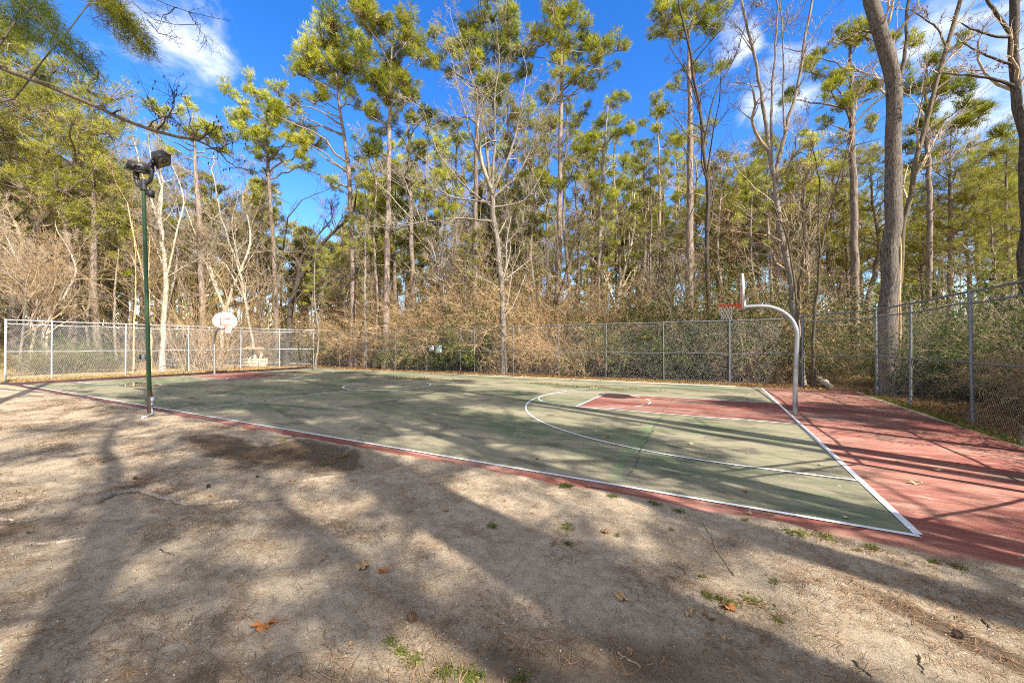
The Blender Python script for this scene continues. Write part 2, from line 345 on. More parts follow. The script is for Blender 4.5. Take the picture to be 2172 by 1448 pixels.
        me.polygons.foreach_set('loop_total', np.concatenate([np.full(nq, 4), np.full(ntr, 3)]).astype(np.int32))
        me.update(calc_edges=True)
        if smooth: me.polygons.foreach_set('use_smooth', np.ones(nq + ntr, bool))
        at_ = me.attributes.new('tint', 'FLOAT', 'FACE')
        tt = np.concatenate(s.tq + s.tt) if (s.tq or s.tt) else np.zeros(0)
        at_.data.foreach_set('value', tt.astype(np.float32))
        me.materials.append(M[mat] if isinstance(mat, str) else mat)
        o = bpy.data.objects.new(name, me); col.objects.link(o)
        if parent is not None: o.parent = parent
        elif origin is not None: o.location = origin
        return o

def tag(o, label=None, cat=None, group=None, kind=None):
    if label: o['label'] = label
    if cat: o['category'] = cat
    if group: o['group'] = group
    if kind: o['kind'] = kind
    return o
def empty(name, loc, rz=0, label=None, cat=None, group=None):
    o = bpy.data.objects.new(name, None); col.objects.link(o); o.location = loc; o.rotation_euler = (0, 0, rz)
    o.empty_display_size = 0.2
    return tag(o, label, cat, group)
kids = {}
def dup(root, loc, rz=0, sc=1.0, label=None, group=None):   # a copy of a thing and of its parts and sub-parts
    r = root.copy(); col.objects.link(r); r.location = loc; r.rotation_euler = (0, 0, rz)
    r.scale = (sc, sc, sc) if np.isscalar(sc) else sc
    if label: r['label'] = label
    if group: r['group'] = group
    if root.name not in kids: kids[root.name] = [(c, list(c.children)) for c in root.children]
    for c, gs in kids[root.name]:
        d = c.copy(); col.objects.link(d); d.parent = r
        for g in gs:
            e = g.copy(); col.objects.link(e); e.parent = d
    return r

# ------------------------------------------------------------------ ground, court
W, L = 15.06, 30.79; VC = W/2 + 0.435; FT, LANE, RFT, R3, X3, RC = 5.61, 1.856, 1.90, 6.21, 1.32, 1.95
rs = np.random.RandomState(7)
def vnoise(x, y, seed, f):                      # smooth value noise for terrain
    x = x*f + seed*17.13; y = y*f + seed*9.71
    xi, yi = np.floor(x), np.floor(y); u, v = x-xi, y-yi; u = u*u*(3-2*u); v = v*v*(3-2*v)
    h = lambda a, c: np.modf(np.abs(np.sin(a*127.1 + c*311.7 + seed)*43758.5453))[0]
    return (h(xi, yi)*(1-u) + h(xi+1, yi)*u)*(1-v) + (h(xi, yi+1)*(1-u) + h(xi+1, yi+1)*u)*v
SX0, SX1, SY0, SY1 = -33.4, 3.25, -0.36, 15.32
def height(x, y):
    x = np.asarray(x, float); y = np.asarray(y, float)
    n = (vnoise(x, y, 1, 0.35)-.5)*0.09 + (vnoise(x, y, 2, 1.1)-.5)*0.05 + (vnoise(x, y, 3, 4.0)-.5)*0.018 + (vnoise(x, y, 4, 11.0)-.5)*0.008
    far = np.clip(np.maximum.reduce([SY0-y, x-SX1, y-SY1, SX0-x])/1.2, 0, 1)     # 0 at the slab edge
    z = n*far + 0.030*(vnoise(x, y, 5, 1.3)*.6 + vnoise(x, y, 8, 4.5)*.4-.40)*2.2*(1-far) + 0.006*(vnoise(x, y, 6, 7)-.5)
    z = z + 0.0*x
    ins = np.minimum.reduce([y-(SY0+0.05), SX1-0.03-x, SY1-0.05-y, x-SX0-0.05])
    edge = np.clip(ins/0.34, 0, 1)
    z = z*(1-edge) - 0.10*edge
    z = z + 0.25*np.clip((y-20)/60, 0, 3) + np.clip((x-6)/30, 0, 2)*0.2
    return z
def H(x, y): return float(height(np.array([x]), np.array([y]))[0])
def lines(a, b, lo, hi, step, grow=1.12, top=3.0):
    c = list(np.arange(lo, hi, step)); s_ = step; v = hi
    while v < b: c.append(v); s_ = min(s_*grow, top if v < 60 else 40); v += s_
    c.append(b); s_ = step; v = lo - step
    while v > a: c.append(v); s_ = min(s_*grow, top if v > -80 else 40); v -= s_
    c.append(a); return np.unique(np.array(c))
gx = lines(-500, 500, -12, 4.2, 0.06, 1.05, 1.2); gy = lines(-300, 700, -5.6, 0.3, 0.06, 1.09, 1.2)
gX, gY = np.meshgrid(gx, gy); gz = height(gX, gY)
mb = MB(); ny, nx = gX.shape
idx = np.arange(ny*nx).reshape(ny, nx)
mb.add(np.stack([gX, gY, gz], -1).reshape(-1, 3), np.stack([idx[:-1, :-1], idx[:-1, 1:], idx[1:, 1:], idx[1:, :-1]], -1).reshape(-1, 4))
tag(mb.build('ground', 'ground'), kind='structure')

court = MB()
court.box(((SX0+SX1)/2, (SY0+SY1)/2, -0.075), (SX1-SX0, SY1-SY0, 0.15))
court = tag(court.build('court', 'red_court', smooth=False), kind='structure')
def rectP(x0, x1, y0, y1): return [(x0, y0), (x1, y0), (x1, y1), (x0, y1)]
m_ = MB(); m_.poly(rectP(-L, 0, 0, SY1-0.22), 0.004); m_.build('playing_surface', 'green_court', court, False)
m_ = MB(); m_.box(((SX0+0.4-1.0)/2, SY1-0.10, 0.004), (-SX0-0.4-1.0, 0.2, 0.012)); m_.build('concrete_edge', 'concrete', court, False)
for sx in (0, 1):
    f = (lambda u: -u) if sx == 0 else (lambda u: u - L)
    m_ = MB(); xs = sorted((f(0), f(FT)))
    m_.poly(rectP(xs[0], xs[1], VC-LANE, VC+LANE), 0.008); m_.build('red_key', 'red_court', court, False)
ln = MB(); LW = 0.05; Z = 0.012
seg = lambda a, c, n=24: np.stack([np.linspace(a[0], c[0], n), np.linspace(a[1], c[1], n)], 1)
arc = lambda cx, cy, r, a0, a1, n=96: np.stack([cx + r*np.cos(np.linspace(a0, a1, n)), cy + r*np.sin(np.linspace(a0, a1, n))], 1)
ln.strip(seg((-L, 0), (0.0, 0), 80), 0.062, Z); ln.strip(seg((0, 0.0375), (0, SY1-0.25), 60), 0.075, Z+0.001)
ln.strip(seg((-L, 0.0375), (-L, SY1-0.25), 60), 0.06, Z+0.001)
ln.strip(seg((-L/2, 0.0375), (-L/2, SY1-0.3), 60), LW, Z+0.001)
LW = 0.06; ln.strip(arc(-L/2, VC, RC, 0, 2*math.pi, 160), LW, Z+0.002)
for s_ in (1, -1):
    X0 = 0 if s_ == 1 else -L
    u = lambda q: X0 - s_*q
    for q in (-1, 1):
        ln.strip(seg((u(0.04), VC+q*LANE), (u(FT+.02), VC+q*LANE)), LW, Z+0.002)
        ln.strip(seg((u(0.04), VC+q*R3), (u(X3), VC+q*R3)), LW, Z+0.003)
    ln.strip(seg((u(FT), VC-LANE), (u(FT), VC+LANE)), LW, Z+0.003)
    a = math.pi/2 if s_ == 1 else -math.pi/2
    ln.strip(arc(u(X3), VC, R3, a, a+math.pi, 160), LW, Z+0.004)
    ln.strip(arc(u(FT), VC, RFT, a, a+math.pi, 96), LW, Z+0.005)
    for k in range(7):
        t0 = a + math.pi + math.pi*(k+0.22)/7; ln.strip(arc(u(FT), VC, RFT, t0, t0+math.pi/7*0.56, 10), LW, Z+0.004)
ln.build('painted_line', 'line', court, False)
# repaired crack band across the right half, hairline cracks
m_ = MB(); cp = np.array([gnd(1360+dx, y)[:2] for dx, y in ((45, 884), (15, 905), (-5, 935), (-35, 962), (-45, 985), (-60, 1015))])
w0 = np.array([.05, .10, .15, .08, .05, .10]); rr = np.random.RandomState(3)
V = []
for i in range(len(cp)): V += [(cp[i, 0]-w0[i]*(1+.5*rr.rand()), cp[i, 1], 0.0055), (cp[i, 0]+w0[i]*(1+.5*rr.rand()), cp[i, 1], 0.0055)]
m_.add(V, [(2*i, 2*i+1, 2*i+3, 2*i+2) for i in range(len(cp)-1)]); m_.build('repair_patch', 'patch_green', court, False)
m_ = MB()
def wander(a, c, n, amp, rng):
    t = np.linspace(0, 1, n); P = np.outer(1-t, a) + np.outer(t, c); P[1:-1] += rng.normal(0, amp, (n-2, len(a))); return P
for (a, c) in (((1405, 880), (1330, 1010)), ((1390, 900), (1345, 985)), ((700, 860), (1110, 893)), ((1090, 893), (1130, 905)), ((1400, 880), (1430, 845)), ((560, 850), (700, 860)), ((980, 830), (1110, 850)), ((1240, 900), (1330, 910))):
    m_.strip(wander(gnd(*a)[:2], gnd(*c)[:2], 26, 0.03, rr), 0.008, 0.0165)
m_.build('hairline_crack', 'crack', court, False)
# puddles and damp stains
for (px, py, rx, ry, mt) in ((295, 816.5, 1.3, 0.55, 'puddle'), (300, 812, 0.6, .25, 'puddle'), (640, 789.5, 1.1, .35, 'puddle')):
    g = gnd(px, py); a = np.linspace(0, 2*math.pi, 40, endpoint=False); r_ = 1 + 0.18*np.sin(3*a+px) + 0.12*np.sin(5*a+py)
    m_ = MB(); m_.poly(np.c_[g[0]+rx*r_*np.cos(a), g[1]+ry*r_*np.sin(a)], 0.020); tag(m_.build('puddle', mt, None, False), kind='structure')

# ------------------------------------------------------------------ chain-link fences
def fence(name, P, hts, post_px, up_rail, mesh_top, mid, metal, wire, label, bulge=None, skip_top=False, group=None, r_post=0.036, spacing=0.075, wr=0.0015):
    P = [np.asarray(p, float) for p in P]
    root = empty(name, (P[0][0], P[0][1], 0), 0, label, 'fence', group); o0 = np.array([P[0][0], P[0][1], 0])
    cum = [0.0]
    for i in range(len(P)-1): cum.append(cum[-1] + np.linalg.norm(P[i+1]-P[i]))
    cum = np.array(cum); PX = np.array([p[0] for p in P]); PY = np.array([p[1] for p in P])
    def pos(s, z): return np.stack([np.interp(s, cum, PX), np.interp(s, cum, PY), z*np.ones_like(np.asarray(s, float))], -1)
    for i, s in enumerate(post_px):
        m = MB(); p = pos(np.array([s]), 0)[0]; big = 1.35 if i in (0, len(post_px)-1) else 1.0
        lx = 0.02*math.sin(i*2.7+len(P)); m.tube([(p[0]+lx, p[1]-lx, H(p[0], p[1])-0.08), (p[0]+lx*.3, p[1], 1.5), (p[0], p[1], up_rail)], r_post*big, 10)
        m.tube([(p[0], p[1], up_rail-0.05), (p[0], p[1], up_rail+0.045)], r_post*big*1.25, 10)
        for zc in (0.35, 0.9, mid, 2.1, 2.6): m.tube([(p[0], p[1], zc-0.012), (p[0], p[1], zc+0.012)], r_post*big*1.12, 10)
        m.build('post', metal, root, origin=o0)
    ss = np.linspace(0, cum[-1], max(8, int(cum[-1]/0.8)))
    wob = 0.014*np.sin(ss*1.7 + 1) + 0.010*np.sin(ss*4.1)
    m = MB(); q = pos(ss, up_rail); q[:, 2] += wob*0.6; m.tube(q, 0.028, 8); m.build('top_rail', metal, root, origin=o0)
    if mesh_top < up_rail - 0.1:
        m = MB(); q = pos(ss, mesh_top); q[:, 2] += wob*1.6; m.tube(q, 0.021, 8); m.build('upper_rail', metal, root, origin=o0)
    m = MB(); q = pos(ss, mid); q[:, 2] += wob*1.2; m.tube(q, 0.02, 8); m.build('middle_rail', metal, root, origin=o0)
    # woven wire: two families of diagonal strands, each cut into short runs so that the sheet can bulge
    m = MB(); zt = mesh_top + 0.05; zb = 0.03; n = 7; Ltot = cum[-1]
    for sg in (1, -1):
        s0 = np.arange(-(zt-zb), Ltot, spacing) if sg == 1 else np.arange(0, Ltot + (zt-zb), spacing)
        zz = np.linspace(zb, zt, n)
        s_ = s0[:, None] + sg*(zz-zb)[None, :]
        A, B_, za, zb_ = s_[:, :-1].ravel(), s_[:, 1:].ravel(), np.tile(zz[:-1], len(s0)), np.tile(zz[1:], len(s0))
        ok = (np.minimum(A, B_) > -0.02) & (np.maximum(A, B_) < Ltot + 0.02)
        A, B_, za, zb_ = A[ok], B_[ok], za[ok], zb_[ok]
        p0, p1 = pos(A, za), pos(B_, zb_)
        if bulge:
            p0 = p0 + bulge(A, za); p1 = p1 + bulge(B_, zb_)
        off = pos(A+0.01, za) - pos(A-0.01, za); nrm = np.stack([-off[:, 1], off[:, 0], 0*za], 1); nrm /= np.linalg.norm(nrm, axis=1, keepdims=True)+1e-9
        m.segs(p0 + nrm*0.003*sg, p1 + nrm*0.003*sg, wr, wr, 3)
    # knuckled top edge
    sk = np.arange(0, Ltot, spacing); q = pos(sk, zt); m.segs(q, q + np.array([0, 0, 0.05]), 0.003, 0.002, 3)
    m.build('wire_mesh', wire, root, origin=o0)
    return root
FX, FY, RX = -34.5, 16.42, 3.62
def colx(px, axis, val):                 # where the photo column px crosses a line x=val or y=val
    d = fwd + rgt*(px-1086)/FPX; t = (val-CAM[axis])/d[axis]; return CAM + d*t
lp = [colx(p, 0, FX)[1] for p in (12, 110, 267, 400, 511, 593)]
y0 = lp[0]
fence('chain_link_fence', [(FX, y0), (FX, lp[-1]+.0), (-33.05, 16.45)], 0, [y-y0 for y in lp] + [lp[-1]-y0 + math.hypot(-33.05-FX, 16.45-lp[-1])], 3.22, 3.0, 1.55, 'galv', 'wire',
      'bright galvanised chain link fence behind the far left basketball hoop', r_post=0.036, wr=0.0022)
fx = [colx(p, 1, FY)[0] for p in (722, 780, 841, 909, 981, 1010, 1093, 1189, 1289, 1409, 1547)]
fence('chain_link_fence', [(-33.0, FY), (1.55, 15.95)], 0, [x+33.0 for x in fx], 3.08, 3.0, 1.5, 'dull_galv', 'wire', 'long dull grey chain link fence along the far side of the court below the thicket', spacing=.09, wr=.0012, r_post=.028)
def bl(s, z):
    f = np.clip(1-z/1.3, 0, 1)**1.5*np.clip((s-8.2)/2.0, 0, 1)*0.55*(0.75+0.35*np.sin(s*2.3))
    return np.stack([-f, 0*f, 0*f], -1)
ry = [colx(1858, 0, 3.47)[1], colx(1932, 0, 3.56)[1], colx(2059, 0, 3.68)[1]]
RP = [(1.62, 15.88), (3.47, ry[0]), (3.56, ry[1]), (3.68, ry[2]), (3.70, 5.0), (3.70, 1.62)]
rc = [0.0]
for i in range(5): rc.append(rc[-1] + math.dist(RP[i], RP[i+1]))
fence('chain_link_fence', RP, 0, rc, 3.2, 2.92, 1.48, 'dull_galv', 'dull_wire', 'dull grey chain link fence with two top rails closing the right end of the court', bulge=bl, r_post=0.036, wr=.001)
fence('chain_link_fence', [(3.66, 1.58), (1.75, -0.2), (0.1, -1.75) if False else (1.2, -0.72)], 0, [0, 2.61], 3.2, 2.92, 1.48, 'dull_galv', 'dull_wire', 'short slanting chain link fence wing out at the near right corner')

# ------------------------------------------------------------------ basketball hoops
def make_hoop(x_post, sgn, steel_mat, label, lean=0.07):        # sgn=-1: arm reaches towards -x
    root = empty('basketball_hoop', (x_post, VC-0.03, 0), 0, label, 'basketball hoop'); Y = 0.0
    P = [(0, Y, -0.1), (sgn*-0.01, Y, 0.8), (sgn*-0.04, Y, 1.6), (sgn*-0.06, Y, 2.15)]
    r0 = 0.86; cxx, czz = sgn*(-0.06+r0), 2.17
    for a in np.linspace(0.12, math.pi/2, 12): P.append((cxx - sgn*r0*math.cos(a), Y, czz + r0*math.sin(a)))
    P += [(sgn*1.05, Y, 3.035), (sgn*1.20, Y, 3.02)]
    m = MB(); m.tube(P, 0.058, 18); m.build('gooseneck_post', steel_mat, root)
    bx = sgn*1.23                                                # back plane of the board
    prof = []                                                    # fan-shaped outline (y, z)
    hw, zb, zt = 0.70, 2.965, 4.02
    prof += [(-0.20, zb), (0.20, zb), (0.58, zb+0.16), (0.68, zb+0.30), (0.705, zb+0.42)]
    for a in np.linspace(0, math.pi, 25)[1:-1]: prof.append((0.70*math.cos(a), zb+0.46 + (zt-zb-0.46)*math.sin(a)))
    prof += [(-0.705, zb+0.42), (-0.68, zb+0.30), (-0.58, zb+0.16)]
    prof = np.array(prof); n = len(prof); m = MB(); t = 0.045
    def face(x): return np.c_[np.full(n, x), prof]
    Vf, Vb = face(bx + sgn*t), face(bx)
    V = np.concatenate([Vf, Vb, [[bx+sgn*t, 0, 3.45]], [[bx, 0, 3.45]]]); i = np.arange(n); j = (i+1) % n
    fr = np.stack([i, j, np.full(n, 2*n)], 1); bk = np.stack([j+n, i+n, np.full(n, 2*n+1)], 1)
    m.add(V, np.concatenate([fr, bk])); m.add(V, np.stack([j, i, i+n, j+n], 1))
    bd = m.build('backboard', 'board', root, False)
    m = MB(); xf = bx + sgn*(t+0.004)
    for (yc, zc, sy, sz) in ((0, 3.19, .61, .055), (0, 3.60, .61, .055), (-.278, 3.395, .055, .356), (.278, 3.395, .055, .356)): m.box((xf, yc, zc), (.006, sy, sz))
    m.build('target_square', 'orange', bd, False)
    m = MB(); m.box((bx-sgn*0.03, 0, 3.05), (0.05, 0.34, 0.30)); m.build('mounting_plate', steel_mat, bd, False)
    rx_, rz = bx + sgn*(t+0.15+0.235), 3.10; m = MB()
    a = np.linspace(0, 2*math.pi, 33); m.tube(np.c_[rx_+0.235*np.cos(a), 0.235*np.sin(a), np.full(33, rz)], 0.011, 8, cap=False)
    m.tube(np.c_[rx_+0.222*np.cos(a), 0.222*np.sin(a), np.full(33, rz-0.026)], 0.008, 8, cap=False)
    # bracket: wedge plate plus two stays
    x1, x2 = bx+sgn*t, bx+sgn*(t+0.17)
    for yy in (-0.065, 0.065):
        m.add([(x1, yy, 2.985), (x1, yy, 3.125), (x2+sgn*.03, yy, 3.115), (x2+sgn*.03, yy, 3.075), (x1+sgn*.06, yy, 3.0)], [(0, 1, 2), (0, 2, 3), (0, 3, 4)])
    m.box(((x1+x2)/2, 0, 3.115), (abs(x2-x1), .16, .012)); m.box((x1+sgn*.008, 0, 3.06), (.012, .15, .16))
    rim = m.build('rim', 'orange', root)
    m = MB(); nn = 12; prev = None
    lev = [(0.222, rz-.03), (.19, rz-.13), (.155, rz-.23), (.135, rz-.32), (.15, rz-.42)]
    for k in range(len(lev)-1):
        a0 = (np.arange(nn) + 0.5*(k % 2))*2*math.pi/nn
        for d in (-.5, .5):
            a1 = a0 + d*2*math.pi/nn
            p0 = np.c_[rx_+lev[k][0]*np.cos(a0), lev[k][0]*np.sin(a0), np.full(nn, lev[k][1])]
            p1 = np.c_[rx_+lev[k+1][0]*np.cos(a1), lev[k+1][0]*np.sin(a1), np.full(nn, lev[k+1][1])]
            m.segs(p0, p1, .0045, .0045, 4)
    m.build('net', 'net', rim)
    return root
make_hoop(0.16, -1, 'hoop_steel', 'basketball hoop with silver gooseneck post seen edge on at the right baseline')
make_hoop(-L-0.16, 1, 'hoop_steel', 'white fan shaped basketball board facing the court at the far left baseline')

# ------------------------------------------------------------------ floodlight pole
def rot_from(xa, ya, za): return np.stack([xa, ya, za], 1)
def build_lamp():
    base = np.array([-15.74, -0.53, 0.0]); root = empty('floodlight_pole', base, 0, 'tall green floodlight pole with two dark lamps at the near sideline', 'floodlight')
    D0 = float(np.dot(base-CAM, fwd)); P3 = lambda px, py, D=D0: pt(px, py, D) - base
    top = P3(304.5, 403); b0 = np.array([0, 0, -0.1])
    m = MB(); m.tube([b0*0.2 + (top-b0)*0.02, (top-b0)*0.5, top], [.053, .05, .045], 14); m.build('pole', 'pole_green', root)
    m = MB(); m.tube([b0, (0.005, 0, 0.4), tuple((top-b0)*0.105)], [.058, .057, .056], 14); m.build('pole_base', 'pole_brown', root)
    m = MB(); m.tube([P3(304.6, 404), P3(304, 383)], .085, 12); m.tube([P3(304, 386), P3(303.5, 380)], [.085, .05], 12); m.build('pole_cap', 'lamp_black', root)
    m = MB(); m.tube([P3(303, 393), P3(296, 395), P3(291, 391), P3(289, 384), P3(288.5, 372)], .045, 10); m.tube([P3(289, 379), P3(288.5, 364)], .072, 10); m.build('lamp_arm', 'lamp_black', root)
    m = MB(); m.tube([P3(306, 391), P3(313, 388), P3(319, 382), P3(321.5, 374), P3(322, 361)], .045, 10); m.tube([P3(322, 364), P3(321, 346)], .065, 10); m.build('lamp_arm', 'lamp_black', root)
    px2m = D0/FPX
    def lamp(cx, cy, w_, h_, d_, roll, pitch, yaw, lit_side):
        c = P3(cx, cy); Rm = (Matrix.Rotation(YAW, 3, 'Z') @ Matrix.Rotation(yaw, 3, 'Z') @ Matrix.Rotation(pitch, 3, 'X') @ Matrix.Rotation(roll, 3, 'Y'))
        Rm = np.array(Rm)
        lr = empty('x', (0, 0, 0)); bpy.data.objects.remove(lr)
        m = MB(); tw = lambda pts_: np.array(pts_) @ Rm.T + c
        w2, d2, h2 = w_/2, d_/2, h_/2
        V = tw([(-w2, -d2, -h2), (w2, -d2, -h2), (w2, d2, -h2), (-w2, d2, -h2), (-w2*.86, -d2*.8, h2), (w2*.86, -d2*.8, h2), (w2*.86, d2*.8, h2), (-w2*.86, d2*.8, h2)])
        m.add(V, [(0,3,2,1),(4,5,6,7),(0,1,5,4),(1,2,6,5),(2,3,7,6),(3,0,4,7)])
        for q in (-.45, 0.05): m.box(tw([(q*w_*.6+.03, -d2*.98, 0.01)])[0], (w_*.36, .02, h_*.22), Rm)
        m.box(tw([(0, 0, -h2-.012)])[0], (w_*1.06, d_*1.08, .024), Rm)
        h = m.build('floodlight', 'lamp_black', root, False)
        m = MB(); m.box(tw([(0, 0, -h2-.028)])[0], (w_*.9, d_*.88, .012), Rm); m.build('lens', 'lamp_glass', h, False)
        m = MB(); a = np.linspace(0, 2*math.pi, 17); m.tube(np.c_[.07*np.cos(a)+.06, .07*np.sin(a), np.full(17, -h2-.037)] @ Rm.T + c, .012, 6); m.build('bulb_socket', 'lamp_black', h)
        m = MB(); m.box(tw([(-w2*.15, -d2-.03, -.02)])[0], (.09, .07, .09), Rm); m.build('bracket', 'lamp_black', h, False)
    lamp(295, 354, .43, .23, .34, R(7), R(12), R(14), 0)
    lamp(339, 336, .40, .21, .36, R(-30), R(38), R(-28), 1)
    m = MB(); m.box(P3(320.5, 411), (.075, .14, .20), np.array(Matrix.Rotation(YAW, 3, 'Z'))); m.box(P3(313, 409), (.10, .05, .08), np.array(Matrix.Rotation(YAW, 3, 'Z'))); m.build('sensor_box', 'lamp_black', root, False)
    Rz = np.array(Matrix.Rotation(YAW, 3, 'Z'))
    m = MB(); m.box(P3(306.5, 757), (.085, .09, .13), Rz); m.build('outlet_box', 'grey_box', root, False)
    m = MB(); m.box(P3(300.5, 757), (.07, .07, .12), Rz); m.build('outlet_bracket', 'lamp_black', root, False)
    m = MB(); m.box(P3(294, 757), (.12, .02, .115), Rz); m.build('outlet_cover', 'beige_box', root, False)
    m = MB(); m.box(P3(322.5, 847), (.075, .07, .135), Rz); m.box(P3(321.5, 857), (.045, .05, .08), Rz); m.build('junction_box', 'grey_box', root, False)
    m = MB(); m.tube([P3(321.5, 862), P3(321.5, 873)], .016, 8)
    gl = lambda px, py, dz: np.array([gnd(px, py)[0]-base[0], gnd(px, py)[1]-base[1], H(*gnd(px, py)[:2])+dz])
    m.tube([P3(321.5, 868), gl(323.5, 877, .05), gl(322, 881, .03), gl(313, 885, .025), gl(305, 887, .025)], .024, 8)
    m.tube([gl(309, 886.5, .026), gl(302, 888, .026)], .036, 8)
    m.build('conduit', 'pvc', root)
build_lamp()

# ------------------------------------------------------------------ signs on the far fence
def sign(px, py, w_, h_, head, label):
    p = colx(px, 1, FY - 0.06); D = float(np.dot(p-CAM, fwd)); z = pt(px, py, D)[2]
    fy = FY + (15.95-FY)*(p[0]+33)/34.55; root = empty('sign', (p[0], fy-0.07, z), 0, label, 'sign')
    m = MB(); m.box((0, 0, 0), (w_, .008, h_)); pl = m.build('panel', 'sign_white', root, False)
    m = MB(); m.box((0, -.006, h_*.34), (w_*.92, .006, h_*.24)); m.build('header', head, pl, False)
    m = MB(); r_ = random.Random(px)
    for k in range(6):
        ll = w_*(.45+.3*r_.random()); m.box((-w_*.42+ll/2+.03, -.006, h_*(.14-.105*k)), (ll, .005, h_*.03))
    m.box((-w_*.36, -.0115, h_*.34), (w_*.09, .004, h_*.15)); m.box((w_*.08, -.0115, h_*.36), (w_*.5, .004, h_*.05))
    m.build('lettering', 'sign_ink', pl, False)
sign(918.5, 738.5, .40, .36, 'sign_purple', 'small white notice with purple header on the far fence')
sign(934, 741, .52, .50, 'sign_teal', 'larger white notice with teal header on the far fence')

# ------------------------------------------------------------------ wooden planter, post, logs behind the left fence
pb = at(531, 32.6); root = empty('planter_box', pb, 0, 'pale slatted wooden planter with driftwood behind the left fence', 'planter')
Rz = np.array(Matrix.Rotation(YAW+.15, 3, 'Z')); k = 32.6/FPX
loc = lambda px, py, dy=0: (pt(px, py, 32.6) - pb) + fwd*dy
m = MB()
for j in range(6): m.box(loc(534, 762+j*3.0), (1.36, .04, .085), Rz); m.box(loc(534, 762+j*3.0, .9), (1.36, .04, .085), Rz)
for px in (517, 529, 551): m.box(loc(px, 770, -.03), (.10, .05, .80), Rz); m.box(loc(px, 770, .93), (.10, .05, .80), Rz)
m.build('slatted_side', 'wood', root, False)
m = MB(); a = np.linspace(0, 2*math.pi, 17)[:-1]
m.tube([loc(531, 739, .4)-np.array([0, 0, .01]), loc(531, 736, .4)], [.88, .55], 14); m.build('table_top', 'wood_warm', root)
m = MB(); m.tube([loc(531, 765, .4), loc(531, 740, .4)], .06, 8)
for (ax, ay, bx_, by_) in ((519, 760, 528, 746), (524, 764, 529, 744), (536, 764, 532, 744), (538, 762, 533, 745), (546, 762, 549, 745), (547, 760, 552, 750)): m.tube([loc(ax, ay, .3), loc((ax+bx_)/2+1, (ay+by_)/2, .3), loc(bx_, by_, .3)], [.06, .05, .03], 7)
m.build('driftwood', 'wood', root)
m = MB(); m.box(loc(510, 774.5, -.3), (1.0, .30, .05), Rz); m.box(loc(504, 778, -.3), (.08, .2, .30), Rz); m.box(loc(538, 776, -.4), (.42, .34, .05), Rz); m.box(loc(538, 781, -.4), (.10, .12, .32), Rz); m.build('bench_seat', 'wood_warm', root, False)
gp = at(398.5, 27.6); root = empty('wooden_post', gp, 0, 'slim green painted post standing just behind the left fence', 'post')
m = MB(); m.tube([(0, 0, -.1), (0, 0, 2.25)], .09, 10); m.tube([(0, 0, 2.2), (0, 0, 2.3)], [.095, .04], 10); m.build('shaft', 'pole_green', root)
m = MB(); m.box((0.1, -.05, 1.35), (.12, .04, .16)); m.build('plate', 'lamp_black', root, False)
rng = np.random.default_rng(11)
def log(name, pts_, rad, label, mat, twigs=10):
    o = np.array(pts_[0]); root = empty(name, o, 0, label, 'log'); m = MB()
    P = np.array(pts_); t = np.linspace(0, 1, len(P)); tt = np.linspace(0, 1, 14)
    Q = np.stack([np.interp(tt, t, P[:, i]) for i in range(3)], 1); Q[1:-1] += rng.normal(0, rad*.25, (12, 3))
    m.tube(Q-o, np.linspace(rad, rad*.65, 14), 10, rng=rng, rough=.06); m.build('trunk', mat, root)
    m = MB()
    for q in range(twigs):
        p = Q[rng.integers(2, 13)] - o; d = rng.normal(0, 1, 3); d[2] = abs(d[2])*.8; d /= np.linalg.norm(d); l_ = rng.uniform(.4, 1.4)
        pp = [p, p+d*l_*.5+rng.normal(0, .05, 3), p+d*l_+rng.normal(0, .12, 3)]
        m.tube(pp, [.035, .022, .008], 5)
    m.build('branch', 'twig', root)
log('fallen_log', [at(340, 31.5, .55), at(430, 31.3, .65), at(512, 31.2, .55)], .22, 'long grey fallen log lying behind the left fence', 'grey_bark', 16)
log('fallen_log', [at(560, 34.5, .3), at(610, 34, .25), at(660, 34.0, .2)], .16, 'half buried log beside the wooden planter', 'grey_bark', 4)
log('fallen_log', [gnd(1722, 805)+[0, 0, .5], gnd(1735, 818)+[0.2, .5, .25], gnd(1755, 828)+[.3, .9, .1]], .16, 'broken stump log outside the far right fence corner', 'pale_bark', 4)

# ------------------------------------------------------------------ tree builders
def norm(v): return v/(np.linalg.norm(v)+1e-9)
def resample(P, n):
    P = np.asarray(P, float); d = np.r_[0, np.cumsum(np.linalg.norm(np.diff(P, axis=0), axis=1))]; t = np.linspace(0, d[-1], n)
    Q = np.stack([np.interp(t, d, P[:, i]) for i in range(3)], 1)
    for _ in range(2): Q[1:-1] = (Q[:-2] + 2*Q[1:-1] + Q[2:])/4
    return Q
def tufts(C, D_, rng, nneed, ln_, wd):               # needle tufts: C centres, D_ directions -> triangles
    N = len(C); d = D_[:, None, :]*0.75 + rng.normal(0, 0.62, (N, nneed, 3)); d /= np.linalg.norm(d, axis=2, keepdims=True)
    l_ = ln_*rng.uniform(.7, 1.25, (N, nneed, 1)); s = np.cross(d, rng.normal(0, 1, (N, nneed, 3))); s /= np.linalg.norm(s, axis=2, keepdims=True)+1e-9
    c = C[:, None, :] + rng.normal(0, ln_*0.22, (N, nneed, 3))
    p0 = c - s*wd/2; p1 = c + s*wd/2; p2 = c + d*l_
    V = np.stack([p0, p1, p2], 2).reshape(-1, 3); F = np.arange(N*nneed*3).reshape(-1, 3)
    return V, F
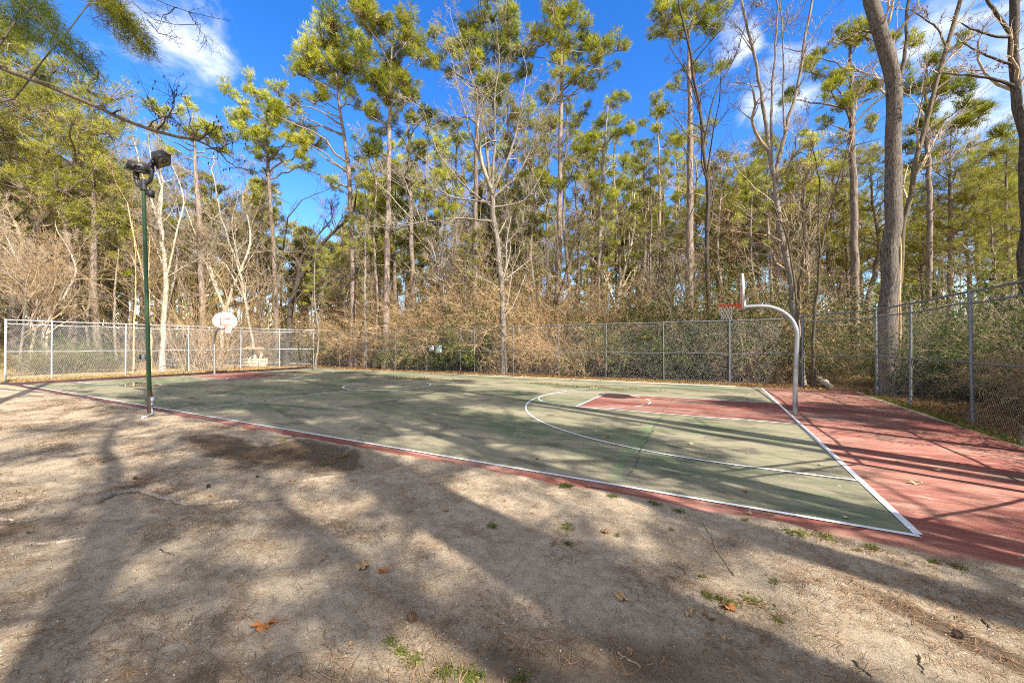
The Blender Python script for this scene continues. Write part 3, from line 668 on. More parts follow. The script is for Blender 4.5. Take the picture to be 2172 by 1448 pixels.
def clump(fm, sm, c, r, src, rng, dens=1.0, ln_=.33, wd=.038, squash=.72):
    n = max(14, int(95*dens*r**1.7)); lobes = rng.normal(0, .55, (max(3, int(5*r)), 3)); u = rng.normal(0, 1, (n, 3)); u /= np.linalg.norm(u, axis=1, keepdims=True)
    rad = rng.uniform(.25, 1, (n, 1))**.5; off = u*rad*r*(0.48+.2*rng.random((n, 1))) + lobes[rng.integers(0, len(lobes), n)]*r*.8; off[:, 2] *= squash; off[:, 2] += .12*r
    C = c + off; dirs = off/(np.linalg.norm(off, axis=1, keepdims=True)+1e-9) + np.array([0, 0, .55]); dirs /= np.linalg.norm(dirs, axis=1, keepdims=True)
    V, F = tufts(C, dirs, rng, 13, ln_, wd)
    base = np.clip(.56 + rng.normal(0, .14) + rng.normal(0, .22, n), 0, 1)
    fm.add(V, F, np.repeat(base, 13))
    k = max(4, n//3); sel = rng.choice(n, k, replace=False)
    st = c + np.array([0, 0, -.3*r]); mid = (st + C[sel])/2 + rng.normal(0, .08*r, (k, 3))
    sm.segs(np.repeat(st[None], k, 0), mid, .022*r+.006, .014*r+.004, 3); sm.segs(mid, C[sel], .014*r+.004, .006, 3)
def pine(name_root, trunk, rads, clumps, rng, mats=('pine_bark', 'needles'), dens=1.0, dead=14, ln_=.33, wd=.038):
    o = np.array([trunk[0][0], trunk[0][1], 0.0]); sm, fm = MB(), MB()
    T = resample(trunk, 22) - o; T[1:-1, :2] += rng.normal(0, .03, (20, 2)); rr_ = np.interp(np.linspace(0, 1, 22), np.linspace(0, 1, len(rads)), rads)
    rr_[0] *= 1.3; rr_[1] *= 1.08
    sm.tube(T, rr_, 10, rng=rng, rough=.05)
    zt = T[:, 2]
    for c, r in clumps:
        c = np.asarray(c, float) - o
        hd = math.hypot(c[0]-np.interp(c[2], zt, T[:, 0]), c[1]-np.interp(c[2], zt, T[:, 1]))
        za = min(max(c[2] - hd*rng.uniform(.35, .8) - .2, zt[6]), zt[-1]-.05); a = np.array([np.interp(za, zt, T[:, i]) for i in range(3)]); ra = np.interp(za, zt, rr_)
        l_ = np.linalg.norm(c-a); b_ = min(ra*.55, .02+.014*l_)
        mid = a + (c-a)*.5 + np.array([0, 0, -.10*l_*rng.uniform(-.4, 1)]) + rng.normal(0, .06*l_, 3)
        Q = resample([a, mid, c + np.array([0, 0, -.2*r])], 7); Q[1:-1] += rng.normal(0, .02*l_, (5, 3)); sm.tube(Q, np.linspace(b_, .02+.008*r, 7), 6)
        clump(fm, sm, c, r, a, rng, dens, ln_, wd)
    for _ in range(dead):                                       # short dead limb stubs on the bare stem
        za = rng.uniform(.25, .85)*zt[-1]; a = np.array([np.interp(za, zt, T[:, i]) for i in range(3)]); th = rng.uniform(0, 6.28); l_ = rng.uniform(.4, 2.0)
        d = np.array([math.cos(th), math.sin(th), rng.uniform(-.3, .5)]); q = a + d*l_*.5 + rng.normal(0, .06, 3); e = a + d*l_ + rng.normal(0, .15, 3)
        sm.segs([a, q, q], [q, e, q + (d+rng.normal(0, .5, 3))*l_*.4], [.035, .022, .016], [.022, .006, .005], 4)
    root = empty(name_root, o, 0)
    sm.build('trunk', mats[0], root); fm.build('crown', mats[1], root, False)
    return root
def auto_clumps(h, base, rad, rng, n=26, shape=1.0):
    out = []
    for i in range(n):
        t = (i+.5)/n; z = base + (h-base)*t; rr_ = rad*(math.sin(math.pi*(.22+.72*t)))**shape
        th = i*2.4 + rng.uniform(-.5, .5); q = rng.uniform(.3, 1.0)
        out.append((np.array([math.cos(th)*rr_*q, math.sin(th)*rr_*q, z+rng.normal(0, .3)]), rng.uniform(.75, 1.25)*rad*.30))
    out.append((np.array([0, 0, h]), rad*.24)); return out
def grow(Sg, p, d, l_, r, lev, maxlev, nch, rng, up=.10, wig=.22, rmin=.0075):
    n = 5 if lev == 0 else (4 if lev < maxlev else 3); st = l_/n
    for i in range(n):
        d = norm(d + rng.normal(0, wig, 3) + np.array([0, 0, up])); q = p + d*st; r1 = max(rmin, r*(1-.78/n))
        Sg.append((p, q, r, r1))
        if lev < maxlev and i >= (1 if lev else 2) - (1 if lev == maxlev-1 else 0):
            for _ in range(nch[lev]):
                ax = norm(np.cross(d, rng.normal(0, 1, 3))); a = rng.uniform(.5, 1.05); cd_ = norm(d*math.cos(a) + ax*math.sin(a))
                grow(Sg, q, cd_, l_*rng.uniform(.32, .58)*(1-.35*i/n), max(rmin, r1*rng.uniform(.45, .68)), lev+1, maxlev, nch, rng, up, wig, rmin)
        p, r = q, r1
def bare(stems, rng, mats=('grey_bark', 'twig'), n_br=(2, 2, 2), maxlev=3, start=.35, per=10, lf=.42, name='bare_tree', up=.12, sides=9, rmin=.0075, buds=0, ends=True):
    """stems: list of (points, r0, r1); side branches grow along each stem"""
    P0 = np.asarray(stems[0][0][0], float); o = np.array([P0[0], P0[1], 0.0]); tm, bm = MB(), MB(); Sg = []
    for P, r0, r1 in stems:
        Q = resample(np.asarray(P, float), 16) - o; n = len(Q); L_ = np.sum(np.linalg.norm(np.diff(Q, axis=0), axis=1)); Q[1:-1] += rng.normal(0, .008*L_/3, (n-2, 3))
        rr_ = np.linspace(r0, r1, n)
        if P is stems[0][0]: rr_[0] *= 1.35; rr_[1] *= 1.1
        tm.tube(Q, rr_, sides, rng=rng, rough=.05)
        for _ in range(per):
            t = rng.uniform(start, .98)*(n-1); i = min(int(t), n-2); p = Q[i] + (Q[i+1]-Q[i])*(t-i); d0 = norm(Q[i+1]-Q[i]); r = rr_[i]
            ax = norm(np.cross(d0, rng.normal(0, 1, 3))); a = rng.uniform(.5, 1.1); d = norm(d0*math.cos(a) + ax*math.sin(a))
            grow(Sg, p, d, min(L_*lf*rng.uniform(.45, 1)*(1.15-.6*t/(n-1)), 5.5), min(r*.5, .06), 1, maxlev, n_br, rng, up, rmin=rmin)
        if ends: grow(Sg, Q[-1], norm(Q[-1]-Q[-3]), min(L_*lf*.8, 4.5), r1, 0, maxlev, n_br, rng, up, rmin=rmin)
    A = np.array([s[0] for s in Sg]); B_ = np.array([s[1] for s in Sg]); r0 = np.array([s[2] for s in Sg]); r1 = np.array([s[3] for s in Sg])
    bg_ = r0 > .03
    bm.segs(A[bg_], B_[bg_], r0[bg_], r1[bg_], 6); bm.segs(A[~bg_], B_[~bg_], r0[~bg_], r1[~bg_], 3)
    root = empty(name, o, 0); tm.build('trunk', mats[0], root); bm.build('branches', mats[1], root)
    if buds:
        c = B_[rng.choice(len(B_), min(buds, len(B_)), replace=False)] + np.array([0, 0, -.03]); m = MB()
        m.segs(c, c + np.array([0, 0, -.035]), .004, .018, 5); m.segs(c + np.array([0, 0, -.035]), c + np.array([0, 0, -.065]), .018, .003, 5); m.build('seed_ball', 'bud', root)
    return root
def leaves(m, C, size, rng, tint):
    N = len(C); a = rng.normal(0, 1, (N, 3)); a /= np.linalg.norm(a, axis=1, keepdims=True); b_ = np.cross(a, rng.normal(0, 1, (N, 3))); b_ /= np.linalg.norm(b_, axis=1, keepdims=True)
    s = size*rng.uniform(.6, 1.4, (N, 1)); V = np.stack([C-a*s, C+b_*s*.5, C+a*s, C-b_*s*.5], 1).reshape(-1, 3)
    m.add(V, np.arange(N*4).reshape(-1, 4), tint)
def shrub(rng, w_, h_, nst, nleaf, lsize, mats, arch=.5, twig=3, name='shrub', tb=.5):
    sm, fm = MB(), MB(); A, B_, ra, rb, tips = [], [], [], [], []
    for i in range(nst):
        th = rng.uniform(0, 6.28); q = rng.uniform(0, 1)**.6*w_*.42; p = np.array([q*math.cos(th), q*math.sin(th), 0.])
        th2 = th + rng.normal(0, 1.0); l_ = h_*rng.uniform(.55, 1.15); d = norm(np.array([math.cos(th2)*arch, math.sin(th2)*arch, 1.0])); n = 6; r = rng.uniform(.008, .024)
        for k_ in range(n):
            d = norm(d + rng.normal(0, .16, 3) + np.array([0, 0, -.13*k_*arch])); e = p + d*l_/n
            A.append(p); B_.append(e); ra.append(r*(1-k_/n*.8)); rb.append(r*(1-(k_+1)/n*.8)); tips.append(e)
            for _ in range(twig):
                dd = norm(d + rng.normal(0, .8, 3)); f = e + dd*rng.uniform(.15, .6)*h_*.18
                A.append(e); B_.append(f); ra.append(.007); rb.append(.004); tips.append(f)
                g = f + norm(dd + rng.normal(0, .8, 3))*rng.uniform(.1, .4)*h_*.15; A.append(f); B_.append(g); ra.append(.005); rb.append(.003); tips.append(g)
            p = e
    sm.segs(A, B_, ra, rb, 3)
    tips = np.array(tips); tips = tips[tips[:, 2] > .05]
    c = tips[rng.integers(0, len(tips), nleaf)] + rng.normal(0, .13, (nleaf, 3)); c[:, 2] = np.abs(c[:, 2])
    cl = np.sin(c[:, 0]*2.1)*np.sin(c[:, 1]*2.3+1)*np.sin(c[:, 2]*1.9)
    leaves(fm, c, lsize, rng, np.clip(tb + .25*cl + rng.normal(0, .2, nleaf), 0, 1))
    root = empty(name, (0, 0, 0)); sm.build('stems', mats[0], root); fm.build('foliage', mats[1], root, False); return root
def hgt(py, D): return CAM[2] + (731-py)/FPX*D

# ------------------------------------------------------------------ named pines (columns and crown masses read off the photograph, each at its own depth)
def px_pine(D, tr, rads, cl, seed, label, group, depth=1.0, **kw):
    rng = np.random.default_rng(seed)
    T = [at(tr[0][0], D, -.1)] + [pt(x, y, D) for x, y in tr[1:]]
    C = []
    for x, y, r in cl:
        rr_ = 1.32*r*D/FPX; C.append((pt(x, y, D) + np.array([-fwd[0], -fwd[1], 0])*rng.normal(0, 1.1)*depth*1.3, rr_))
        if rng.random() < .55: C.append((pt(x + rng.normal(0, r*.5), y + rng.normal(0, r*.4), D) + np.array([fwd[0], fwd[1], 0])*rng.uniform(-2.2, 2.2)*depth, rr_*.8))
    t = pine('pine_tree', T, rads, C, rng, **kw); return tag(t, label, 'tree', group)
G1 = 'tall pines standing behind the far fence'
px_pine(33, [(750, 690), (748, 520), (742, 380), (735, 320), (725, 260), (715, 180), (708, 120)], [.30, .25, .22, .2, .17, .11, .05],
        [(660,130,28),(690,95,30),(720,80,28),(690,140,30),(650,165,20),(735,125,26),(715,160,24),(612,215,18),(625,240,20),(610,275,18),(655,308,15),(618,328,18),(665,213,14),(750,205,13),(715,400,13),(735,350,8),(670,180,16),(740,60,18)], 1, 'leftmost tall pine of the far row, its crown leaning left with a long low limb', G1)
px_pine(31, [(818, 680), (822, 500), (826, 330), (828, 230), (825, 170), (832, 90)], [.31, .26, .22, .19, .13, .05],
        [(768,25,20),(785,45,24),(812,62,24),(858,45,24),(880,68,22),(860,95,24),(830,105,24),(790,90,24),(812,130,24),(775,165,24),(795,190,22),(832,213,22),(787,230,18),(865,205,20),(890,122,18),(850,165,18),(815,365,22),(833,350,14),(760,60,16),(840,140,18)], 2, 'broad bright crowned pine with a low tuft, second from left of the far row', G1)
px_pine(34, [(1006, 650), (1009, 400), (1012, 200), (1025, 60)], [.30, .25, .18, .05],
        [(1017,33,22),(1043,32,22),(1073,43,22),(993,67,22),(1033,73,24),(1077,83,22),(973,87,18),(925,100,14),(967,130,18),(1010,110,22),(1050,113,22),(1083,127,20),(1113,150,18),(920,143,14),(1033,197,18),(1050,187,18),(933,213,16),(1000,150,18),(1060,150,16)], 3, 'tall pine with dome crown standing directly behind the white twigged bare tree', G1)
px_pine(32, [(1183, 640), (1186, 480), (1188, 330), (1190, 230), (1192, 150), (1190, 40)], [.30, .26, .23, .19, .13, .05],
        [(1190,14,16),(1173,33,20),(1217,40,20),(1233,57,20),(1167,67,20),(1200,73,20),(1127,70,16),(1120,92,16),(1150,100,20),(1267,77,20),(1287,103,18),(1310,107,16),(1267,133,20),(1250,160,18),(1187,180,18),(1150,187,15),(1217,187,16),(1167,267,16),(1223,257,14),(1183,397,14),(1153,387,14),(1217,360,14),(1195,115,18),(1230,110,16)], 4, 'tall pine with the most open spreading crown in the centre of the far row', G1)
px_pine(33, [(1271, 620), (1272, 480), (1280, 330), (1290, 215)], [.24, .2, .15, .05],
        [(1290,240,16),(1310,215,15),(1275,300,16),(1330,330,15),(1240,320,15),(1260,290,12),(1310,290,14),(1300,400,16),(1250,400,12)], 5, 'darker slim pine right of the open crowned pine', G1, mats=('grey_bark', 'needles'))
px_pine(38, [(880, 650), (872, 480), (868, 300), (864, 230)], [.26, .22, .17, .05],
        [(860,235,16),(840,290,15),(890,280,16),(780,300,14),(790,330,14),(900,330,14),(850,330,14),(880,380,12),(910,250,14)], 6, 'slim pine with thin dark crown just right of the tufted pine', G1)
px_pine(36, [(590, 690), (580, 520), (572, 420), (568, 350), (565, 230)], [.26, .22, .18, .15, .05],
        [(547,203,16),(520,227,16),(567,217,16),(583,240,16),(500,247,16),(547,253,18),(507,277,16),(620,262,14),(595,225,14),(480,250,14),(633,310,15),(667,302,16),(580,333,14),(650,337,13),(530,290,15),(560,290,15)], 7, 'lone pine with airy crown between the floodlight and the tall far row', G1)
px_pine(32, [(432, 640), (425, 480), (415, 380), (408, 240)], [.24, .2, .17, .05],
        [(383,250,15),(400,240,15),(417,258,15),(367,257,14),(433,267,14),(393,277,14),(377,333,14),(330,263,13),(420,280,12),(445,258,10)], 8, 'shaggy trunked pine with small flat crown right of the floodlight', G1)
px_pine(26, [(1463, 640), (1463, 430), (1465, 270), (1460, 60)], [.27, .24, .2, .06],
        [(1430,20,25),(1480,30,26),(1520,20,20),(1445,70,20),(1500,80,20),(1410,50,16),(1530,140,14),(1440,170,12),(1480,110,18),(1400,10,18),(1410,250,14),(1430,300,14),(1520,250,10)], 9, 'stout pine right of centre with vines hanging in its crown', G1, depth=.7)
px_pine(24, [(1815, 640), (1812, 450), (1808, 300), (1805, 180), (1802, 60)], [.25, .23, .19, .14, .05],
        [(1831,50,18),(1781,83,18),(1808,93,20),(1748,110,18),(1915,67,18),(1931,93,18),(1725,143,20),(1700,187,18),(1940,140,16),(1781,160,18),(1748,213,18),(1815,200,18),(1860,180,16),(1770,250,14),(1850,260,14)], 10, 'stout grey pine trunk left of the thick bark tree at right', G1, depth=.7)
px_pine(27, [(1968, 600), (1972, 380), (1965, 260), (1962, 120)], [.19, .17, .14, .05],
        [(1965,133,18),(1948,173,18),(1930,215,16),(1948,253,18),(2015,160,18),(2005,205,18),(2031,207,18),(2048,167,16),(1985,250,18),(2040,260,18),(2070,230,16),(1970,300,16),(2010,320,16),(2060,310,16)], 11, 'ivy wrapped pine behind the leaning bare trunk at right', G1, depth=.8)
row2 = [(1120, 41, 210, 430), (1160, 44, 250, 480), (1040, 43, 190, 400), (1095, 45, 230, 470), (860, 46, 280, 470), (1365, 38, 300, 480), (1310, 42, 250, 470), (1535, 38, 330, 480), (1600, 40, 340, 500), (1410, 40, 330, 520), (965, 40, 260, 470),
        (1225, 47, 290, 520), (1255, 43, 330, 540), (1340, 47, 260, 520), (1390, 36, 200, 420), (1440, 45, 300, 540), (1570, 44, 380, 540), (1640, 38, 300, 520), (1680, 44, 360, 560), (905, 44, 230, 440), (935, 49, 310, 540), (800, 48, 400, 560), (985, 50, 280, 520), (1070, 38, 160, 330), (1140, 50, 320, 540), (1205, 39, 220, 400), (1720, 34, 300, 500), (1505, 48, 360, 560)]
for i, (x, D, yt, yb) in enumerate(row2):
    rng = np.random.default_rng(40+i); h_ = hgt(yt, D); r_ = rng.uniform(1.7, 2.6)
    T = [np.array([0, 0, -.1])] + [np.array([rng.normal(0, .3), rng.normal(0, .3), z]) for z in np.linspace(.3, 1, 4)*h_]
    t = pine('pine_tree', T, [.22, .18, .15, .1, .04], auto_clumps(h_, hgt(yb, D), r_, rng, 17), rng, dens=.6, mats=(('pine_bark', 'grey_bark')[i % 2], ('needles', 'left_needles')[i % 2])); t.location = at(x, D, 0)
    tag(t, 'slim straight pine in the second row behind the far fence', 'tree', 'slim pines of the second row')

# prototypes for the wood behind
PINE, FARP = [], []
for i in range(5):
    rng = np.random.default_rng(100+i); h_ = 22.
    T = [np.array([0, 0, -.2])] + [np.array([rng.normal(0, .35), rng.normal(0, .35), z]) for z in (6, 12, 17, h_-.3)]
    PINE.append(pine('pine_tree', T, [.28, .24, .2, .12, .04], auto_clumps(h_, h_*(.38+.05*i), 3.2+.25*i, rng, 30), rng, dead=24, dens=.31, mats=('pine_bark', 'left_needles'), ln_=.36, wd=.032))
    tag(PINE[-1], 'leafy pine in the stand behind the left fence', 'tree', 'pines behind the left fence')
for i in range(3):
    rng = np.random.default_rng(120+i); h_ = 20.
    T = [np.array([0, 0, -.3])] + [np.array([rng.normal(0, .3), rng.normal(0, .3), z]) for z in (6, 12, h_-.3)]
    FARP.append(pine('pine_tree', T, [.26, .22, .15, .04], auto_clumps(h_, h_*(.25+.12*i), 3.0, rng, 26), rng, dead=16, dens=.5, mats=('pine_bark', 'far_needles'), ln_=.42, wd=.06))
    tag(FARP[-1], 'distant pine deep in the wood', 'tree', 'distant pines deep in the wood')
SLIM = []
for i in range(4):
    rng = np.random.default_rng(140+i); h_ = 20.
    T = [np.array([0, 0, -.3])] + [np.array([rng.normal(0, .3), rng.normal(0, .3), z]) for z in (5, 11, 16, h_-.3)]
    SLIM.append(pine('pine_tree', T, [.15, .13, .11, .08, .03], auto_clumps(h_, h_*(.52+.06*i), 1.7, rng, 14), rng, dens=.6, dead=16, mats=(('pine_bark', 'grey_bark')[i % 2], ('needles', 'far_needles')[i % 2])))
    tag(SLIM[-1], 'x', 'tree')
used = set()
def place(protos, i, loc_, rz, sc, label, group):
    p = protos[i % len(protos)]
    if p.name not in used:
        used.add(p.name); p.location = loc_; p.rotation_euler = (0, 0, rz); p.scale = (sc, sc, sc) if np.isscalar(sc) else sc; p['label'] = label
        if group: p['group'] = group
        return p
    return dup(p, loc_, rz, sc, label, group)
rg = random.Random(5)
for i, (x, D, yt) in enumerate(((25, 36, 60), (95, 33, 150), (150, 30, 130), (215, 31, 200), (-30, 30, 20), (262, 38, 330), (60, 44, 200), (180, 48, 250), (-90, 36, 40), (120, 55, 330), (330, 46, 395), (480, 44, 420), (540, 50, 450), (20, 52, 300), (235, 58, 380), (380, 52, 410), (-150, 28, -60))):
    place(PINE, i, at(x, D, 0), rg.uniform(0, 6.28), hgt(yt, D)/22.5, 'leafy pine in the stand behind the left fence', 'pines behind the left fence')
for i, (x, D, yt) in enumerate(((1860, 34, 300), (2010, 30, 250), (2080, 34, 330), (2130, 28, 300), (2190, 30, 250), (1760, 36, 350), (1700, 40, 350), (1640, 44, 380), (2240, 24, 200), (1900, 42, 380), (2050, 44, 370), (1560, 46, 380), (2150, 40, 360), (1480, 44, 400), (1790, 50, 390), (2110, 22, 420), (1950, 36, 400))):
    place(PINE, i+2, at(x, D, 0), rg.uniform(0, 6.28), hgt(yt, D)/22.5, 'leafy pine in the wood behind the right fence', 'pines behind the right fence')
for i in range(150):
    D = rg.uniform(40, 95); x = rg.uniform(-120, 2300); yt = rg.uniform(360, 540)
    if x > 1450 and rg.random() < .55: continue
    if 600 < x < 760: yt = rg.uniform(470, 560)
    place(FARP, i, at(x, D, 0.5), rg.uniform(0, 6.28), max(.35, hgt(yt, D)/20.5), 'distant pine deep in the wood', 'distant pines deep in the wood')

for i in range(74):
    D = rg.uniform(29, 58); x = rg.uniform(630, 2250) if i < 60 else rg.uniform(-40, 600); yt = rg.uniform(250, 500)
    if 600 < x < 770: yt = rg.uniform(450, 560)
    place(SLIM, i, at(x, D, 0), rg.uniform(0, 6.28), max(.5, hgt(yt, D)/20.5), 'thin stemmed pine crowded among the taller trees', 'thin stemmed pines in the wood')

# ------------------------------------------------------------------ named bare trees
def stem(D, pts_, r0, r1): return ([at(pts_[0][0], D, -.1)] + [pt(x, y, D) for x, y in pts_[1:]], r0, r1)
def stem_up(D, pts_, r0, r1): return ([pt(x, y, D) for x, y in pts_], r0, r1)
rng = np.random.default_rng(201)
t = bare([stem(25, [(1068, 740), (1066, 600), (1055, 520), (1045, 440), (1042, 400)], .20, .15)] +
         [stem_up(25, p, .10, .03) for p in ([(1042, 405), (1015, 330), (985, 240), (968, 170)], [(1042, 405), (1030, 300), (1010, 190), (985, 110)], [(1043, 405), (1050, 290), (1048, 200), (1060, 140)], [(1044, 410), (1085, 320), (1105, 230), (1115, 170)], [(1046, 420), (1100, 370), (1135, 300), (1150, 240)])] +
         [stem_up(25, p, .07, .02) for p in ([(1045, 440), (980, 390), (930, 330), (905, 260)], [(1050, 470), (970, 462), (900, 470), (850, 480)], [(1060, 530), (1090, 500), (1108, 480), (1112, 440)], [(1045, 430), (960, 420), (910, 400), (860, 400)], [(1048, 440), (1110, 430), (1140, 390), (1160, 340)])],
         rng, ('grey_bark', 'pale_bark'), (2, 2, 2), 3, .25, 9, .45)
tag(t, 'white twigged bare tree with wide crown in the centre before the pines', 'tree')
rng = np.random.default_rng(202)
t = bare([stem(28.6, [(345, 785), (348, 680), (352, 590), (347, 520), (337, 450)], .18, .12), stem_up(28.6, [(350, 600), (375, 490), (395, 420), (365, 350)], .08, .03), stem_up(28.6, [(346, 520), (325, 430), (300, 370), (285, 300)], .08, .03), stem_up(28.6, [(340, 470), (345, 400), (318, 330), (315, 290)], .07, .03), stem_up(28.6, [(350, 570), (320, 500), (300, 450)], .05, .02), stem_up(28.6, [(351, 590), (400, 560), (430, 545)], .05, .02)], rng, ('pale_bark', 'pale_bark'), (2, 2, 2), 3, .3, 8, .4)
tag(t, 'pale barked bare tree right of the floodlight pole', 'tree')
rng = np.random.default_rng(203)
t = bare([stem(18.6, [(1700, 800), (1692, 690), (1672, 570), (1655, 480), (1644, 380), (1632, 320)], .17, .10), stem_up(18.6, [(1632, 320), (1620, 220), (1600, 120), (1575, 20), (1555, -60)], .09, .04), stem_up(18.6, [(1636, 330), (1636, 220), (1645, 120), (1650, 20), (1640, -60)], .06, .03),
          stem_up(18.6, [(1645, 370), (1664, 290), (1690, 190), (1704, 110), (1722, 0), (1735, -80)], .09, .04), stem_up(18.6, [(1664, 290), (1660, 200), (1662, 100), (1655, 0)], .05, .02)], rng, ('grey_bark', 'twig'), (2, 2, 1), 3, .35, 8, .32, buds=120)
tag(t, 'bare tree with forked pale stems behind the right hoop', 'tree')
rng = np.random.default_rng(204)
t = bare([stem(17.8, [(1722, 790), (1726, 680), (1738, 560), (1747, 490), (1775, 400), (1800, 320)], .08, .03), stem_up(17.8, [(1740, 545), (1735, 470), (1740, 380), (1720, 300)], .05, .02)], rng, ('moss_bark', 'twig'), (2, 2, 1), 3, .35, 9, .35)
tag(t, 'slender bare tree rising from the far right fence corner', 'tree')
rng = np.random.default_rng(205)
t = bare([stem(17.2, [(1700, 800), (1690, 640), (1672, 500), (1640, 430)], .06, .03), stem_up(17.2, [(1690, 640), (1705, 520), (1700, 420)], .04, .02)], rng, ('moss_bark', 'twig'), (2, 2, 1), 3, .35, 7, .4)
tag(t, 'thin crooked bare sapling beside the right hoop post', 'tree')
# the thick bark tree
rng = np.random.default_rng(206); D = 15.2
t = bare([stem(D, [(1880, 840), (1880, 760), (1884, 640), (1887, 480), (1895, 380), (1900, 260), (1890, 150), (1873, 70), (1852, 0), (1838, -60)], .30, .215), stem_up(D, [(1900, 230), (1920, 120), (1925, 20), (1935, -80)], .07, .04), stem_up(D, [(1852, 0), (1800, -60), (1740, -160), (1700, -260)], .18, .08), stem_up(D, [(1845, -30), (1850, -150), (1870, -280), (1880, -380)], .2, .09), stem_up(D, [(1893, 190), (1840, 230), (1790, 290), (1750, 330)], .05, .02), stem_up(D, [(1888, 80), (1830, 65), (1780, 90)], .05, .02)],
         rng, ('big_bark', 'twig'), (2, 2, 1), 3, .55, 7, .22, sides=18, buds=60)
tag(t, 'thick dark barked tree right behind the right fence', 'tree')
# vine on its trunk
m = MB(); o = np.array(t.location)
for (xs, rr_) in (([(1906, 800), (1910, 700), (1908, 600), (1912, 520), (1904, 470), (1907, 400), (1910, 330)], .035), ([(1902, 780), (1904, 650), (1912, 560), (1906, 480), (1909, 420)], .025)):
    m.tube(resample([pt(x, y, D-.15) for x, y in xs], 20) - o, rr_, 7)
m.build('climbing_vine', 'dry_stem', t)
rng = np.random.default_rng(207); D = 15.9
t = bare([stem(D, [(1890, 830), (1893, 700), (1906, 540), (1925, 430), (1955, 300), (1985, 190), (2010, 110), (2032, 20), (2045, -60)], .105, .065), stem_up(D, [(1985, 190), (2040, 150), (2090, 150)], .05, .02), stem_up(D, [(1940, 360), (1990, 345), (2040, 320)], .04, .02), stem_up(D, [(2010, 110), (1990, 60), (1930, 20)], .04, .02)], rng, ('moss_bark', 'twig'), (2, 2, 1), 3, .4, 8, .25, buds=80)
tag(t, 'slim bare trunk leaning right beside the thick bark tree', 'tree')
rng = np.random.default_rng(208); D = 14.
t = bare([stem(D, [(2182, 900), (2180, 640), (2172, 430), (2164, 300), (2155, 150), (2148, 0), (2145, -80)], .165, .12), stem_up(D, [(2152, 85), (2118, 35), (2085, -10), (2060, -60)], .07, .03), stem_up(D, [(2153, 80), (2110, 78), (2060, 62), (2040, 50)], .05, .02), stem_up(D, [(2156, 140), (2110, 125), (2070, 108), (2040, 90)], .05, .02), stem_up(D, [(2158, 185), (2110, 168), (2060, 160), (1990, 155)], .06, .02)], rng, ('big_bark', 'twig'), (2, 2, 1), 3, .5, 6, .22, sides=14)
tag(t, 'dark rough trunk cut by the right edge of the picture', 'tree')
rng = np.random.default_rng(209); D = 31.
t = bare([stem(D, [(30, 790), (32, 700), (34, 620), (40, 560), (45, 545)], .34, .26), stem_up(D, [(42, 550), (20, 510), (5, 470), (-20, 400), (-30, 330)], .26, .1), stem_up(D, [(44, 550), (70, 500), (85, 470), (110, 420), (150, 370)], .24, .08), stem_up(D, [(60, 520), (100, 440), (95, 370), (60, 310)], .14, .05), stem_up(D, [(70, 500), (110, 540), (150, 535), (165, 580)], .08, .02), stem_up(D, [(85, 470), (140, 430), (200, 410), (250, 430)], .1, .03), stem_up(D, [(10, 480), (60, 440), (120, 330)], .1, .03)], rng, ('big_bark', 'twig'), (2, 2, 2), 3, .3, 8, .4, sides=14)
tag(t, 'broad grey oak with spreading limbs beyond the left end of the fence', 'tree')
rng = np.random.default_rng(210); D = 28.
t = bare([stem(D+6, [(608, 760), (615, 660), (628, 600), (652, 555), (685, 515), (715, 485), (742, 458)], .27, .10), stem_up(D+6, [(630, 596), (636, 550), (665, 510), (700, 470)], .15, .05), stem_up(D+6, [(715, 485), (700, 440), (715, 420)], .04, .02)], rng, ('dark_bark', 'dark_bark'), (2, 2, 2), 3, .35, 10, .3)
tag(t, 'dark arching tree bowed right beside the leftmost tall pine', 'tree')
rng = np.random.default_rng(211); D = 24.
t = bare([stem(D, [(1502, 640), (1499, 430), (1491, 260), (1475, 170), (1462, 90), (1440, 10)], .15, .06), stem_up(D, [(1493, 280), (1478, 210), (1455, 150), (1420, 100)], .07, .02), stem_up(D, [(1494, 300), (1515, 200), (1560, 120), (1580, 60)], .06, .02)], rng, ('dark_bark', 'dark_bark'), (2, 2, 2), 3, .35, 9, .3)
tag(t, 'dark stemmed bare tree just right of the stout vine hung pine', 'tree')
rng = np.random.default_rng(212)
t = bare([stem(33, [(545, 740), (520, 640), (505, 560), (470, 470), (455, 380)], .12, .05), stem_up(33, [(520, 640), (480, 560), (430, 530), (395, 520)], .07, .03), stem_up(33, [(505, 560), (490, 470), (510, 400)], .06, .02)], rng, ('pale_bark', 'pale_bark'), (2, 2, 2), 3, .3, 9, .4)
tag(t, 'pale bare tree leaning left above the far left hoop', 'tree')
rng = np.random.default_rng(213)
t = bare([stem(27.2, [(322, 780), (318, 690), (305, 600), (285, 510), (270, 430)], .07, .03), stem_up(27.2, [(318, 690), (315, 590), (318, 500)], .05, .02), stem(27.2, [(283, 770), (285, 660), (290, 560), (280, 470)], .06, .02)], rng, ('dry_stem', 'dry_stem'), (2, 2, 2), 3, .3, 7, .35)
tag(t, 'orange tan crape myrtle stems behind the floodlight pole', 'tree')
rng = np.random.default_rng(214)
t = bare([stem(35, [(700, 760), (660, 620), (600, 540)], .07, .04), stem_up(35, [(640, 590), (690, 560), (760, 600), (800, 680)], .07, .03)], rng, ('grey_bark', 'twig'), (2, 2, 2), 3, .3, 8, .4)
tag(t, 'crooked low bare tree in front of the leftmost tall pine', 'tree')
rng = np.random.default_rng(215)
t = bare([stem(23, [(1478, 800), (1440, 690), (1395, 560), (1350, 500)], .06, .03), stem_up(23, [(1440, 690), (1480, 560), (1500, 520)], .04, .02)], rng, ('moss_bark', 'twig'), (2, 2, 2), 3, .3, 8, .4)
